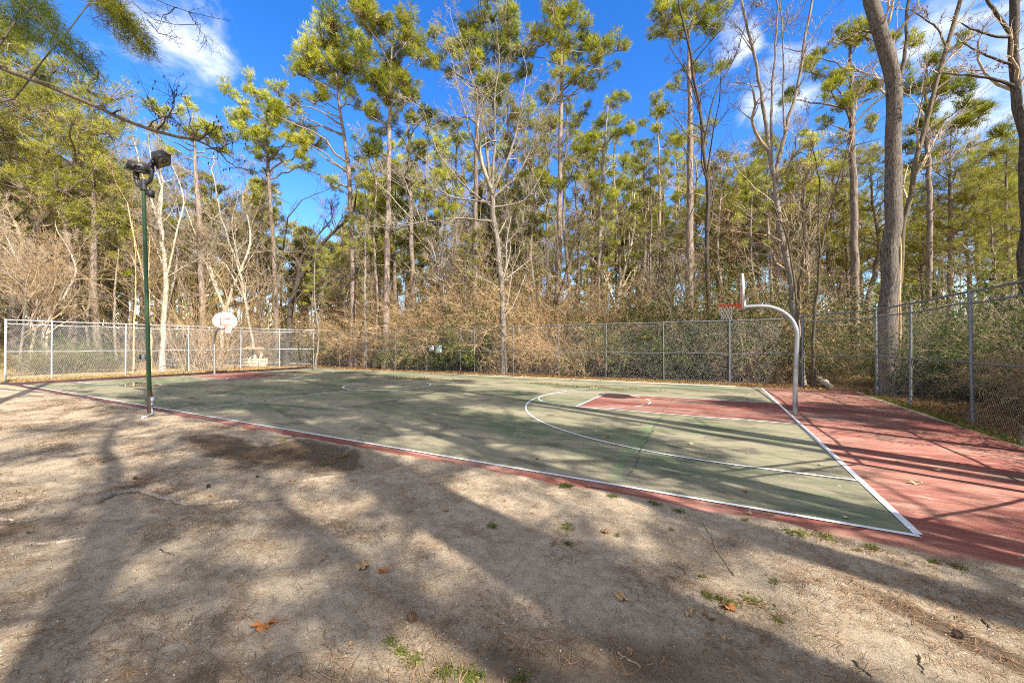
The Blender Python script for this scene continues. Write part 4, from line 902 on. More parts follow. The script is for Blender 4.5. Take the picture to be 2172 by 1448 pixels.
tag(t, 'thin crooked bare tree leaning left before the stout vine hung pine', 'tree')
rng = np.random.default_rng(216)
t = bare([stem(29.5, [(962, 700), (932, 560), (900, 490), (860, 450)], .11, .05), stem_up(29.5, [(932, 560), (945, 500), (975, 470)], .06, .02), stem_up(29.5, [(905, 490), (880, 440), (850, 360), (810, 330)], .06, .02)], rng, ('grey_bark', 'pale_bark'), (2, 2, 2), 3, .3, 9, .45)
tag(t, 'grey bare tree bending left between the tufted pine and the centre', 'tree')

BARE = []
for i in range(5):
    rng = np.random.default_rng(300+i); h_ = 12.
    st = [([np.array([0, 0, -.2]), np.array([rng.normal(0, .3), rng.normal(0, .3), h_*.3]), np.array([rng.normal(0, .8), rng.normal(0, .8), h_*.65]), np.array([rng.normal(0, 1.1), rng.normal(0, 1.1), h_*.85])], .12, .04)]
    for k in range(2 + i % 2):
        a = rng.uniform(0, 6.28); q = st[0][0][1]; st.append(([q, q + np.array([math.cos(a)*1.0, math.sin(a)*1.0, h_*.25]), q + np.array([math.cos(a)*1.9, math.sin(a)*1.9, h_*.5])], .07, .025))
    BARE.append(bare(st, rng, (('grey_bark', 'twig'), ('pale_bark', 'twig'), ('grey_bark', 'dry_stem'), ('grey_bark', 'twig'), ('dark_bark', 'twig'))[i], (2, 2, 2), 3, .25, 11, .5, rmin=.0065))
    tag(BARE[-1], 'bare grey twiggy tree in the undergrowth behind the far fence', 'tree', 'bare trees in the undergrowth')
for i in range(66):
    D = rg.uniform(26, 42) if i < 36 else rg.uniform(40, 70)
    x = rg.uniform(-60, 2260)
    yt = rg.uniform(300, 520) if not 600 < x < 770 else rg.uniform(440, 560)
    if x > 1200 and rg.random() < .4: continue
    p = at(x, D, 0)
    if p[1] < FY+1.0 and p[0] > FX-1 and p[0] < 5: continue
    sc = max(.45, hgt(yt, D)/13.5)
    place(BARE, i, p, rg.uniform(0, 6.28), sc, 'bare grey twiggy tree in the undergrowth behind the fences', 'bare trees in the undergrowth')

# ------------------------------------------------------------------ shrubs and thicket
mk = np.random.default_rng
BRUSH = [tag(shrub(mk(400), 4.4, 5.6, 140, 4200, .045, ('dry_stem', 'dry_leaf'), .5, 4), 'x', 'shrub'), tag(shrub(mk(401), 4.8, 5.0, 160, 5000, .045, ('dry_stem', 'dry_leaf'), .75, 4), 'x', 'shrub'), tag(shrub(mk(402), 4.0, 6.2, 130, 5500, .045, ('dry_stem', 'olive_leaf'), .5, 4), 'x', 'shrub')]
OLIVE = [tag(shrub(mk(410), 4.2, 4.2, 60, 8500, .05, ('twig', 'olive_leaf'), .6), 'x', 'shrub'), tag(shrub(mk(411), 4.0, 4.8, 55, 9000, .05, ('twig', 'cedar_leaf'), .5), 'x', 'shrub')]
GREEN = [tag(shrub(mk(420), 3.0, 3.4, 40, 7500, .06, ('moss_bark', 'green_leaf'), .5), 'x', 'shrub')]
VINE = [tag(shrub(mk(430), 3.4, 9.5, 46, 1500, .05, ('dry_stem', 'olive_leaf'), .22, 2, 'climbing_vine'), 'x', 'vine'), tag(shrub(mk(431), 2.8, 8.0, 40, 900, .05, ('dry_stem', 'dry_leaf'), .30, 2, 'climbing_vine'), 'x', 'vine')]
LB = 'brown leafless thicket bush tangled behind the far fence'; LO = 'olive leaved bush crowding the back of the fence'; LG = 'dark green leafy bush in the thicket'
GB, GO, GG, GV = 'brown thicket bushes', 'olive bushes along the fence', 'green bushes in the thicket', 'dry vines climbing the wood edge'
k = 0
for row, (yy, dx) in enumerate(((19.6, 1.8), (21.6, 2.1), (24.2, 2.4), (28, 3.2))):
    x = -35.0 + row*.7
    while x < 4.5:
        p = np.array([x + rg.uniform(-.5, .5), yy + rg.uniform(-.6, .6), 0]); s_ = rg.uniform(.5, 1.22)*(.9, 1.2, 1.45, 1.6)[row]
        right = np.clip((x+9)/12, 0, 1)
        if rg.random() < .13: x += dx; continue
        if rg.random() < .09: place(GREEN, k, p, rg.uniform(0, 6.28), s_*1.1, 'dark green leafy bush tangled in the brown thicket', 'green bushes tangled in the thicket'); k += 1; x += dx; continue
        if rg.random() < .18 + .62*right: place(OLIVE, k, p, rg.uniform(0, 6.28), s_*(.85, .95, .9, .9)[row], LO, GO)
        else: place(BRUSH, k, p, rg.uniform(0, 6.28), (min(s_, 1.1)*1.1, min(s_, 1.1)*1.1, s_*1.12), LB, GB)
        k += 1; x += dx
for i in range(34):                                            # behind the right fence
    x, y = rg.uniform(5.6, 12), rg.uniform(3.5, 19)
    dq = np.array([x, y, 0])-CAM; Dq = float(dq@fwd); xq = 1086 + FPX*float(dq@rgt)/Dq
    if 1790 < xq < 1965 and Dq < 16.5: continue
    s_ = rg.uniform(.55, .95)*(.75 if x < 7 else 1.05)
    place(OLIVE, k+i, np.array([x, y, 0]), rg.uniform(0, 6.28), s_, 'olive leaved bush behind the right fence', 'olive bushes behind the right fence')
for i in range(10):
    x, y = rg.uniform(5.0, 9), rg.uniform(4, 11.5); place(BRUSH, i, np.array([x, y, 0]), rg.uniform(0, 6.28), rg.uniform(.35, .6), 'low brown brush behind the right fence', 'low brush behind the right fence')
for i in range(13):
    D = rg.uniform(30, 55); x = rg.uniform(1750, 2300); place(OLIVE, i, at(x, D), rg.uniform(0, 6.28), rg.uniform(.9, 1.5), 'olive bush deep in the wood behind the right fence', 'olive bushes deep in the right wood')
for i, (px, D, s_, lab) in enumerate(((1015, 28.8, 1.35, 'dark green bush standing above the fence right of the notices'), (1400, 22.6, 1.15, 'dark green bush rounding over the far fence left of the right hoop'), (1450, 22.4, .95, 'green bush just left of the right hoop rim'), (950, 29.5, .8, 'light green vine covered bush above the notices'), (870, 30.5, .8, 'light green vine covered bush left of the notices'), (735, 37, 1.2, 'green vine covered bush around the foot of the leftmost tall pine'), (1310, 24, .9, 'green bush at mid distance left of the stout pine'), (1990, 14.5, .75, 'green privet bush behind the right fence'), (2120, 13.2, .8, 'green bush at the right edge behind the fence'), (1545, 23, 1.0, 'olive green bush behind the right hoop board'), (1500, 24, 1.1, 'olive green bush under the stout pine'), (2040, 20, 1.3, 'feathery green shrub over the right fence'), (1375, 23.6, 1.05, 'grey green shrub mounded on the far fence, left of the rounded green bush'), (1590, 21.2, 1.0, 'grey green shrub mounded on the far fence behind the hoop arm'))):
    place(GREEN if i not in (9, 10, 11, 12, 13) else OLIVE, i, at(px, D), i*1.3, s_, lab, None)
for i, (px, D, s_) in enumerate(((420, 28.5, .95), (460, 30, .9), (500, 36.5, .95), (560, 37.5, 1.0), (600, 37, .9), (640, 37, .75), (380, 33, .9), (530, 37, .8), (300, 30, .8), (690, 36, .65), (820, 33, .8), (1010, 30, .75), (1200, 28, .7))):
    place(VINE, i, at(px, D), rg.uniform(0, 6.28), s_, 'curtain of dry tan vines at the wood edge', GV)
for i in range(26):                                            # beyond the left fence
    D = rg.uniform(31, 60); x = rg.uniform(-80, 420)
    if 300 < x < 420 and D < 45: continue
    if x > 420: continue
    place((BRUSH, OLIVE)[i % 2], i, at(x, D), rg.uniform(0, 6.28), rg.uniform(.55, 1.0), 'scrubby bush behind the left fence', 'bushes behind the left fence')
for i, (x, D, s_) in enumerate(((110, 25.5, .6), (160, 26, .55), (70, 24.5, .5), (215, 27.5, .45), (255, 28, .4), (140, 28.5, .6), (610, 36.5, .6), (645, 36, .7))):
    place(OLIVE, i, at(x, D), i, s_, 'low green bush close behind the left fence', 'low bushes close behind the left fence')
for i in range(46):
    D = rg.uniform(34, 75); x = rg.uniform(350, 2200); place((BRUSH, OLIVE)[i % 2], i+1, at(x, D, .3), rg.uniform(0, 6.28), rg.uniform(.8, 1.4), 'bush deep in the wood behind the far fence', 'bushes deep in the wood')

# ivy heap over the brush at far right
g = at(2130, 12.6); root = empty('ivy_plant', g, 0, 'glossy green ivy heap over the brush at the right edge', 'ivy'); rng = mk(440)
fm, sm = MB(), MB(); th = rng.uniform(0, 6.28, 2200); q = rng.uniform(0, 1, 2200)**.5
C = np.c_[q*np.cos(th)*1.7, q*np.sin(th)*1.0, 1.35 + .55*(1-q**2) + rng.normal(0, .10, 2200)]; leaves(fm, C, .05, rng, np.clip(rng.normal(.5, .25, 2200), 0, 1))
for i in range(30):
    a = rng.uniform(0, 6.28); sm.tube([(math.cos(a)*.3, math.sin(a)*.2, 0), (math.cos(a)*.9, math.sin(a)*.6, .9), (math.cos(a)*1.5, math.sin(a)*.9, 1.4)], .012, 4)
sm.build('stems', 'dry_stem', root); fm.build('foliage', 'ivy', root, False)

# far wood that closes the horizon: one mass
rng = mk(450); fm = MB(); N = 52000
D = rng.uniform(80, 150, N); x = rng.uniform(-300, 2500, N); zt = 5 + 15*(np.sin(x*.021)*.25 + np.sin(x*.057+1)*.2 + .55) ; z = rng.uniform(0, 1, N)**1.7*zt*(D/100)
C = CAM + D[:, None]*(fwd + rgt*((x-1086)/FPX)[:, None]); C[:, 2] = z; leaves(fm, C, .55, rng, np.clip(rng.normal(.45, .22, N), 0, 1))
n2 = 700; D = rng.uniform(70, 140, n2); x = rng.uniform(-300, 2500, n2); A = CAM + D[:, None]*(fwd + rgt*((x-1086)/FPX)[:, None]); A[:, 2] = 0; B_ = A + np.c_[rng.normal(0, .4, n2), rng.normal(0, .4, n2), rng.uniform(8, 20, n2)]
fm.segs(A, B_, .16, .07, 4, .75)
tag(fm.build('far_woodland', 'olive_leaf', None, False), kind='stuff')

# ------------------------------------------------------------------ overhanging branches at the upper left, from trees standing outside the frame
rng = mk(500); D = 8.0
tb = at(-420, 8.6)
limb = [pt(-420, -60, 8.6), pt(-160, 80, 8.2), pt(0, 142, D), pt(60, 165, D), pt(130, 193, D), pt(195, 223, D), pt(255, 250, D), pt(310, 274, D), pt(360, 289, D), pt(410, 296, D)]
stems = [([tb-[0, 0, .2], tb+[0, 0, 4.], tb+[.1, .1, 8.], tb+[.3, .2, 13.]], .32, .15), (limb, .085, .028),
         stem_up(D, [(405, 295), (440, 290), (455, 270), (475, 268)], .022, .008), stem_up(D, [(415, 297), (450, 312), (480, 332), (487, 352), (525, 360)], .02, .006), stem_up(D, [(330, 280), (352, 250), (372, 226), (370, 190)], .018, .005),
         stem_up(D, [(240, 243), (246, 236), (256, 234)], .02, .012), stem_up(D, [(310, 274), (325, 255), (360, 243)], .016, .005)]
Pm = MB(); Tm = MB(); Sg = []; o = np.array([tb[0], tb[1], 0])
for i, (P, r0, r1) in enumerate(stems):
    Q = resample(P, 26 if i == 1 else 12) - o; Q[1:-1] += rng.normal(0, .012, (len(Q)-2, 3)); (Pm if i < 2 else Tm).tube(Q, np.linspace(r0, r1, len(Q)), 12 if i < 2 else 7, rng=rng, rough=.05)
    if i >= 2 and i != 5:
        for _ in range(9):
            j = rng.integers(3, len(Q)-1); d0 = norm(Q[j]-Q[j-1]); grow(Sg, Q[j], norm(d0 + rng.normal(0, .7, 3)), rng.uniform(.25, .8), .007, 2, 3, (1, 1, 1), rng, .03, .3, .0028)
A = np.array([s[0] for s in Sg]); B_ = np.array([s[1] for s in Sg]); Tm.segs(A, B_, [s[2] for s in Sg], [s[3] for s in Sg], 4)
root = empty('oak_tree', o, 0, 'mossy oak limb reaching in from the left over the floodlight', 'tree'); Pm.build('trunk', 'moss_bark', root); Tm.build('branches', 'dark_bark', root)
c = B_[rng.choice(len(B_), 60, replace=False)]; m = MB(); m.segs(c, c-[0, 0, .03], .004, .013, 5); m.segs(c-[0, 0, .03], c-[0, 0, .055], .013, .003, 5); m.build('seed_ball', 'bud', root)
# dead drooping branch at the top left
rng = mk(501); D = 8.5; tb = at(40, 8.5) + np.array([2.0, -14, 0]); tb = at(900, -6.0)
o = np.array([tb[0], tb[1], 0])
P = [[pt(180, -220, D), pt(245, -40, D), pt(275, 10, D), pt(312, 42, D), pt(340, 60, D), pt(380, 72, D), pt(405, 68, D), pt(424, 52, D)], [pt(240, -60, D), pt(312, 0, D), pt(345, 10, D), pt(375, 16, D), pt(420, 35, D), pt(460, 34, D), pt(490, 45, D)], [pt(375, 16, D), pt(360, 28, D), pt(338, 38, D)], [pt(312, 42, D), pt(335, 70, D), pt(365, 80, D), pt(388, 80, D)], [pt(400, 26, D), pt(415, 50, D), pt(440, 88, D)]]
rng = mk(502)
near = at(-330, 6.5); o = np.array([near[0], near[1], 0])
tk, br, cr = MB(), MB(), MB(); Sg = []
tr = [near-[0, 0, .2], near+[.1, 0, 4], near+[0, .1, 9], near+[.2, 0, 15]]
tk.tube(resample(tr, 12)-o, np.linspace(.27, .14, 12), 14, rng=rng, rough=.04)
for P_, r_ in zip(P, (.016, .013, .008, .008, .007)):
    if P_ is P[0] or P_ is P[1]: P_ = [near+[0, 0, 9.5]] + [near*.5 + P_[0]*.5 + np.array([0, 0, 1.2])] + P_
    Q = resample(P_, 22)-o; Q[1:-1] += rng.normal(0, .01, (20, 3)); br.tube(Q, np.linspace(r_*1.6, r_*.35, 22), 6)
    for _ in range(8):
        j = rng.integers(12, 21); grow(Sg, Q[j], norm(norm(Q[j]-Q[j-1]) + rng.normal(0, .6, 3)), rng.uniform(.2, .55), .005, 2, 3, (1, 1, 1), rng, -.05, .3, .0022)
A = np.array([s[0] for s in Sg]); B_ = np.array([s[1] for s in Sg]); br.segs(A, B_, [s[2] for s in Sg], [s[3] for s in Sg], 4)
# hanging needle boughs
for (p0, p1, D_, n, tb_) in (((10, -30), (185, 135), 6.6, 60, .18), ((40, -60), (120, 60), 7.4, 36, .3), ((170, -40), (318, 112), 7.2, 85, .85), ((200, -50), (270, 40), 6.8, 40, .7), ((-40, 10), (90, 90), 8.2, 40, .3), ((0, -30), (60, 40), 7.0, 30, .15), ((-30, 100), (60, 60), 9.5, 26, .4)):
    a, c = pt(*p0, D_)-o, pt(*p1, D_)-o; st = near + [0, 0, 8.0] - o
    br.tube(resample([st, (st+a)/2+[0, 0, .6], a, (a+c)/2+rng.normal(0, .05, 3), c], 18), np.linspace(.04, .008, 18), 6)
    t = rng.uniform(0, 1, n)**.7; ct = a + (c-a)*t[:, None] + rng.normal(0, .11, (n, 3)); dr = np.tile(norm(c-a)*.9 + np.array([0, 0, -.35]), (n, 1)); dr += rng.normal(0, .3, (n, 3)); dr /= np.linalg.norm(dr, axis=1, keepdims=True)
    V, F = tufts(ct, dr, rng, 26, .24, .0075); cr.add(V, F, np.repeat(np.clip(tb_ + rng.normal(0, .15, n), 0, 1), 26))
    br.segs(a + (c-a)*t[:, None], ct, .006, .004, 4)
root = empty('pine_tree', o, 0, 'near pine at left with long needle boughs hanging into the top left corner', 'tree')
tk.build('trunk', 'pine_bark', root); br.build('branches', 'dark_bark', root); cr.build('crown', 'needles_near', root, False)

# trees standing behind the camera: they only show by the shade they throw over the sand and the court
rng = np.random.default_rng(520)
T = [np.array([0, 0, -.2])] + [np.array([rng.normal(0, .15), rng.normal(0, .15), z]) for z in (7, 14, 20, 26)]
t = pine('pine_tree', T, [.50, .46, .40, .3, .05], auto_clumps(26, 17, 4.2, rng, 30), rng); t.location = (5.2, -5.0, 0)
tag(t, 'big trunked pine standing to the right of the camera', 'tree')
for i, (x, y, s_, kk) in enumerate(((6.8, -3.2, 1.0, 3), (4.4, -7.9, .85, 0), (9.0, -7.5, .75, 2), (8.4, -2.7, .6, 1))):
    place(PINE, kk, np.array([x, y, 0]), i*1.1, s_, 'pine standing near the court on the open near side', 'pines on the near side of the court')
for i, (x, y, r_, h_, cb, cr_) in enumerate(((6.7, 1.65, .27, 27, 18, 3.6), (9.7, -3.4, .24, 20, 12, 3.2), (5.0, -1.3, .2, 29, 21, 3.4), (16, 3.9, .2, 14.5, 9.5, 2.6), (12.2, -.9, .2, 26, 18, 3.2))):
    rng = np.random.default_rng(530+i)
    T = [np.array([0, 0, -.2])] + [np.array([rng.normal(0, .12), rng.normal(0, .12), z]) for z in np.array([.3, .6, .8, 1])*h_]
    t = pine('pine_tree', T, [r_, r_*.9, r_*.75, r_*.5, .05], auto_clumps(h_, cb, cr_, rng, 22), rng, dens=.7); t.location = (x, y, 0)
    tag(t, 'pine standing outside the right fence beyond the picture edge', 'tree', 'pines beyond the right edge of the picture')
rng = np.random.default_rng(521)
for i, (x, y, r_, h_) in enumerate(((10.5, 2.6, .10, 11), (6.4, 3.9, .05, 9))):
    t = bare([([np.array([x, y, -.2]), np.array([x+.1, y, 4]), np.array([x-.2, y+.1, h_*.7]), np.array([x+.3, y-.2, h_])], r_, r_*.4)], rng, ('grey_bark', 'twig'), (1, 1, 1), 2, .5, 6, .22)
    tag(t, ('taller', 'thinner')[i] + ' bare trunk standing outside the fence beyond the right picture edge', 'tree')

# ------------------------------------------------------------------ ground details
rng = mk(600)
def leaf_mesh(kind, rng):
    m = MB(); pts_ = []
    lob = 5 if kind == 0 else 7; n = lob*6
    for i in range(n):
        a = i/n*2*math.pi; r = .55 + .45*abs(math.cos(a*lob/2))**.7
        if kind == 1: r *= (.62 + .38*abs(math.cos(a)))
        pts_.append((math.cos(a)*r*.075, math.sin(a)*r*.075*(1 if kind == 0 else .7), .012*math.cos(2*a+rng.uniform(0, 1)) + .018*rng.random()))
    pts_ = np.array(pts_); V = np.r_[pts_, [[0, 0, .004]]]; i = np.arange(n); m.add(V, np.stack([i, (i+1) % n, np.full(n, n)], 1))
    V2 = V - [0, 0, .0012]; m.add(V2, np.stack([(i+1) % n, i, np.full(n, n)], 1)); m.tube([(-.06, 0, .006), (-.10, .01, .012), (-.13, .015, .008)], .0018, 5)
    return m
LM = {}
def leaf(px, py, kind, mt, sc, label, group=None):
    g = gnd(px, py); on = SX0 < g[0] < SX1 and SY0+.1 < g[1] < SY1; z = .016 if on else H(g[0], g[1]) + .004
    if (kind, mt) not in LM:
        LM[(kind, mt)] = o = leaf_mesh(kind, rng).build('fallen_leaf', mt, None, False)
    else: o = LM[(kind, mt)].copy(); col.objects.link(o)
    o.location = (g[0], g[1], z); o.rotation_euler = (rg.uniform(-.15, .15), rg.uniform(-.15, .15), rg.uniform(0, 6.28)); sc *= .72; o.scale = (sc, sc, sc*1.5)
    tag(o, label, 'leaf', group); return o
for a in ((1319, 1270, 0, 'leaf_tan', 1.0, 'pale tan star shaped leaf on the shaded sand, lower right of centre'), (1545, 1293, 0, 'leaf_orange', 1.0, 'bright orange leaf at the edge of the sunlit sand, lower right'), (1462, 1304, 1, 'leaf_tan', 1.0, 'tan oak leaf just left of the bright orange leaf'), (1502, 1312, 1, 'leaf_brown', .9, 'small dark leaf between tan oak leaf and bright orange leaf'),
          (815, 1213, 1, 'leaf_orange', 1.0, 'curled russet oak leaf on the sand below the middle'), (768, 1203, 0, 'leaf_tan', 1.1, 'flat tan leaf left of the curled russet oak leaf'), (560, 1333, 1, 'leaf_orange', 1.4, 'long orange leaf on the sand at lower left'), (1283, 1123, 0, 'leaf_brown', .9, 'brown leaf on the sunlit sand below the near sideline'),
          (1174, 1153, 1, 'leaf_brown', .9, 'dark brown leaf in the shade edge below the near sideline'), (1636, 1094, 1, 'leaf_brown', .7, 'brown leaf lying on the red strip under the near sideline'), (545, 1010, 1, 'leaf_brown', .9, 'dark leaf beside the damp soil patch'), (620, 1020, 1, 'leaf_brown', .9, 'brown leaf just right of the exposed root end'), (448, 1052, 1, 'leaf_orange', .7, 'orange leaf just above the exposed root'),
          (1465, 942, 0, 'leaf_pale', .9, 'pale leaf on the green court inside the three point arc'), (1288, 928, 1, 'leaf_orange', .9, 'orange leaf on green court left of the repaired crack'), (1345, 915, 1, 'leaf_tan', .7, 'tan leaf on green court beside the repaired crack'), (1360, 900, 1, 'leaf_brown', .6, 'small brown leaf at the top of the repaired crack'), (1140, 974, 1, 'leaf_brown', .8, 'dark curled leaf near the sideline in the middle'), (1580, 1044, 1, 'leaf_orange', .7, 'orange leaf between the arc and the near sideline at right'),
          (1942, 1027, 1, 'leaf_pale', 1.3, 'long pale leaf on the red apron at right'), (1986, 998, 0, 'leaf_pale', .9, 'pale leaf on the red apron between fence shadows'), (1907, 980, 0, 'leaf_pale', .7, 'small pale leaf on the red apron near the baseline'), (1740, 987, 0, 'leaf_pale', .5, 'tiny pale leaf at the edge of the right baseline'), (1715, 850, 1, 'leaf_tan', .9, 'tan leaf on the red apron behind the right hoop'), (1795, 1100, 0, 'leaf_pale', .5, 'tiny yellow leaf inside the near right corner')):
    leaf(*a)
for i in range(34):
    on = i % 2
    px, py = (rg.uniform(650, 2100), rg.uniform(845, 1010)) if on else (rg.uniform(50, 2100), rg.uniform(1010, 1420))
    leaf(px, py, i % 2, rg.choice(['leaf_brown', 'leaf_tan', 'leaf_brown']), rg.uniform(.3, .65), 'small dry brown leaf scrap lying on the ground', 'small dry leaf scraps')
# pine cones
PC = None
for i, (px, py, s_, lb) in enumerate(((291, 1012, .8, 'small dark pine cone on the shaded sand above the root'), (440, 1032, .8, 'small pine cone on sunlit sand above the exposed root'), (870, 1326, 1.0, 'brown pine cone on the sand at bottom centre'), (1600, 868, .6, 'tiny dark pine cone by the right baseline'), (1585, 848, .6, 'tiny dark cone at the far lane corner'), (2025, 1350, .8, 'dark cone near the bark chips at lower right'))):
    g = gnd(px, py)
    if PC is None:
        m = MB(); c_ = mk(3)
        for k_ in range(70):
            t_ = k_/70; a = k_*2.4; r = .026*math.sin(math.pi*(.12+.85*t_)); z = .055*t_; p = np.array([r*math.cos(a), r*math.sin(a), z]); d = np.array([math.cos(a), math.sin(a), .5])*.012; s2 = np.array([-math.sin(a), math.cos(a), 0])*.006
            m.add([p-s2, p+s2, p+d*1.1+s2*.4, p+d*1.1-s2*.4], [(0, 1, 2, 3)])
        m.tube([(0, 0, 0), (0, 0, .03), (0, 0, .055)], [.012, .02, .006], 8); PC = o = m.build('pine_cone', 'cone', None, False)
    else: o = PC.copy(); col.objects.link(o)
    o.location = (g[0], g[1], (H(g[0], g[1]) if g[1] < SY0 else .014) + .018); o.rotation_euler = (1.4, .2, i*1.7); o.scale = (s_,)*3; tag(o, lb, 'pine cone')
# exposed roots and dropped twigs
def ground_tube(name, pxs, r0, r1, label, cat, mat, lift=.3, n=30, wob=.012):
    P = np.array([gnd(*q) for q in pxs]); Q = resample(P, n); Q[1:-1, :2] += rng.normal(0, wob, (n-2, 2)); rr_ = np.linspace(r0, r1, n)*(1+rng.normal(0, .12, n)); Q[:, 2] = height(Q[:, 0], Q[:, 1]) + rr_*lift
    m = MB(); o = Q[0].copy(); m.tube(Q-o, rr_, 9, rng=rng, rough=.12); ob = m.build(name, mat); ob.location = o; return tag(ob, label, cat)
ground_tube('tree_root', [(203, 1070), (240, 1052), (285, 1046), (330, 1052), (350, 1060), (400, 1073), (440, 1072), (490, 1067), (560, 1063), (610, 1059)], .035, .012, 'long pale exposed root snaking over the sunlit sand at left', 'root', 'root', .55)
ground_tube('tree_root', [(60, 1160), (100, 1156), (135, 1150), (185, 1143)], .02, .012, 'grey exposed root in the shade at left', 'root', 'root', .25)
ground_tube('tree_root', [(-10, 1104), (15, 1106), (40, 1107)], .03, .01, 'root end at the left edge of the picture', 'root', 'root', .25)
ground_tube('tree_root', [(630, 1022), (690, 1010), (760, 1003), (800, 1001)], .02, .008, 'thin root below the damp soil patch', 'root', 'root', .2)
for pxs, lb in (([(24, 1371), (60, 1364), (93, 1350)], 'pale broken stick at the lower left corner'), ([(340, 1170), (370, 1183)], 'short dark twig on the sand at left'), ([(1495, 1110), (1530, 1180), (1558, 1215)], 'long thin pale twig on the sunlit sand under the sideline'), ([(1432, 1188), (1455, 1210)], 'short twig left of the long pale twig'), ([(1950, 1395), (1955, 1420), (1960, 1436)], 'reddish twig standing out at lower right'), ([(1310, 1385), (1360, 1413)], 'grey twig in shade at bottom right of centre'), ([(285, 1215), (310, 1200)], 'pale splinter at left in the sun'), ([(1810, 1405), (1850, 1440)], 'dark stick at the lower right bottom edge'), ([(2085, 1310), (2100, 1330)], 'thin dark twig at the right edge sand'), ([(78, 1323), (125, 1325)], 'curved bark strip at lower left')):
    ground_tube('twig', pxs, .0075, .004, lb, 'twig', 'twig' if 'dark' not in lb else 'dark_bark', .9, 10, .006)
# weeds
WD = []
for i in range(3):
    m = MB(); n = 70 + 30*i; C = np.c_[rng.normal(0, .055, n), rng.normal(0, .04, n), np.abs(rng.normal(0, .012, n))+.006]; leaves(m, C, .016, rng, np.clip(rng.normal(.5, .25, n), 0, 1))
    b0 = np.c_[rng.normal(0, .045, 50), rng.normal(0, .04, 50), np.zeros(50)]; m.segs(b0, b0 + np.c_[rng.normal(0, .03, 50), rng.normal(0, .03, 50), rng.uniform(.02, .06, 50)], .0022, .0006, 3, .7)
    WD.append(m)
wo_ = [m.build('weed', 'weed', None, False) for m in WD]; uw = set()
for i, (px, py, s_) in enumerate(((1686, 1131, 1.7), (1753, 1138, 1.4), (1201, 1031, 1.5), (1386, 1068, 1.3), (1440, 1085, 1.0), (1300, 1055, 1.0), (1201, 1111, 1.3), (1206, 1151, 1.0), (1045, 1115, 1.0), (1643, 1231, .8), (1601, 1281, 1.2), (1501, 1266, .8), (1551, 1286, 1.0), (1530, 1275, .8), (1851, 1161, 1.0), (1490, 1220, .7), (2031, 1201, .9), (1980, 1190, .7), (830, 1366, .9), (945, 1426, 1.1), (1000, 1438, 1.1), (690, 985, 1.2), (600, 935, 1.0), (850, 1385, .8), (1310, 1130, .6), (1370, 1050, .8), (1650, 1320, .6), (1100, 1445, 1.0), (880, 1400, .9), (730, 970, 1.0), (1820, 1165, .6), (1170, 1020, 1.0), (1580, 1105, .6))):
    k_ = i % 3; g = gnd(px, py)
    if k_ in uw: o = wo_[k_].copy(); col.objects.link(o)
    else: o = wo_[k_]; uw.add(k_)
    s_ *= .62; o.location = (g[0], g[1], H(g[0], g[1])); o.rotation_euler = (0, 0, i*1.9); o.scale = (s_*1.2, s_*1.2, s_*.7)
    tag(o, 'small green weed patch growing in the sand beside the court', 'weed', 'weed patches in the sand')
# needle litter, chips, bark bits: things nobody could count
def scatter(n, x0, x1, y0, y1, clumpy, seed):
    r_ = mk(seed); out = []
    while sum(map(len, out)) < n:
        x, y = r_.uniform(x0, x1, n*2), r_.uniform(y0, y1, n*2)
        w_ = vnoise(x + .35*y, y*1.8, 21, 1.1)*.55 + vnoise(x, y, 22, 3.3)*.45; k_ = r_.random(n*2) < np.clip((w_-clumpy)*2.6 + .12, .10, 1); out.append(np.c_[x[k_], y[k_]])
    return np.concatenate(out)[:n]
def litter(n, area, ln_, wd, seed, name, mat, clumpy=.5):
    r_ = mk(seed); p = scatter(n, *area, clumpy, seed); a = r_.uniform(0, 6.28, n); l_ = ln_*r_.uniform(.6, 1.3, n); z = height(p[:, 0], p[:, 1])+.002
    d = np.c_[np.cos(a), np.sin(a)]; s2 = np.c_[-d[:, 1], d[:, 0]]; bend = r_.normal(0, .09, n); zz = r_.uniform(0, .018, (n, 3))
    P = [np.c_[p - d*l_[:, None]/2, z+zz[:, 0]], np.c_[p + s2*(bend*l_)[:, None], z+.004+zz[:, 1]], np.c_[p + d*l_[:, None]/2, z+zz[:, 2]]]
    m = MB(); sv = np.c_[s2*wd/2, np.full(n, wd*.2)]
    V = np.stack([P[0]-sv, P[0]+sv, P[1]-sv, P[1]+sv, P[2]-sv*.5, P[2]+sv*.5], 1).reshape(-1, 3); b_ = np.arange(n)*6
    F = np.concatenate([np.stack([b_, b_+1, b_+3, b_+2], 1), np.stack([b_+2, b_+3, b_+5, b_+4], 1)]); t_ = np.clip(r_.normal(.5, .25, n), 0, 1); m.add(V, F, np.r_[t_, t_])
    tag(m.build(name, mat, None, False), kind='stuff')
litter(27000, (-9, 3.2, -5.0, -.45), .085, .0026, 700, 'pine_needle_litter', 'needle_litter', .50)
litter(16000, (-22, -8, -5.0, -.45), .11, .004, 701, 'pine_needle_litter', 'needle_litter', .48)
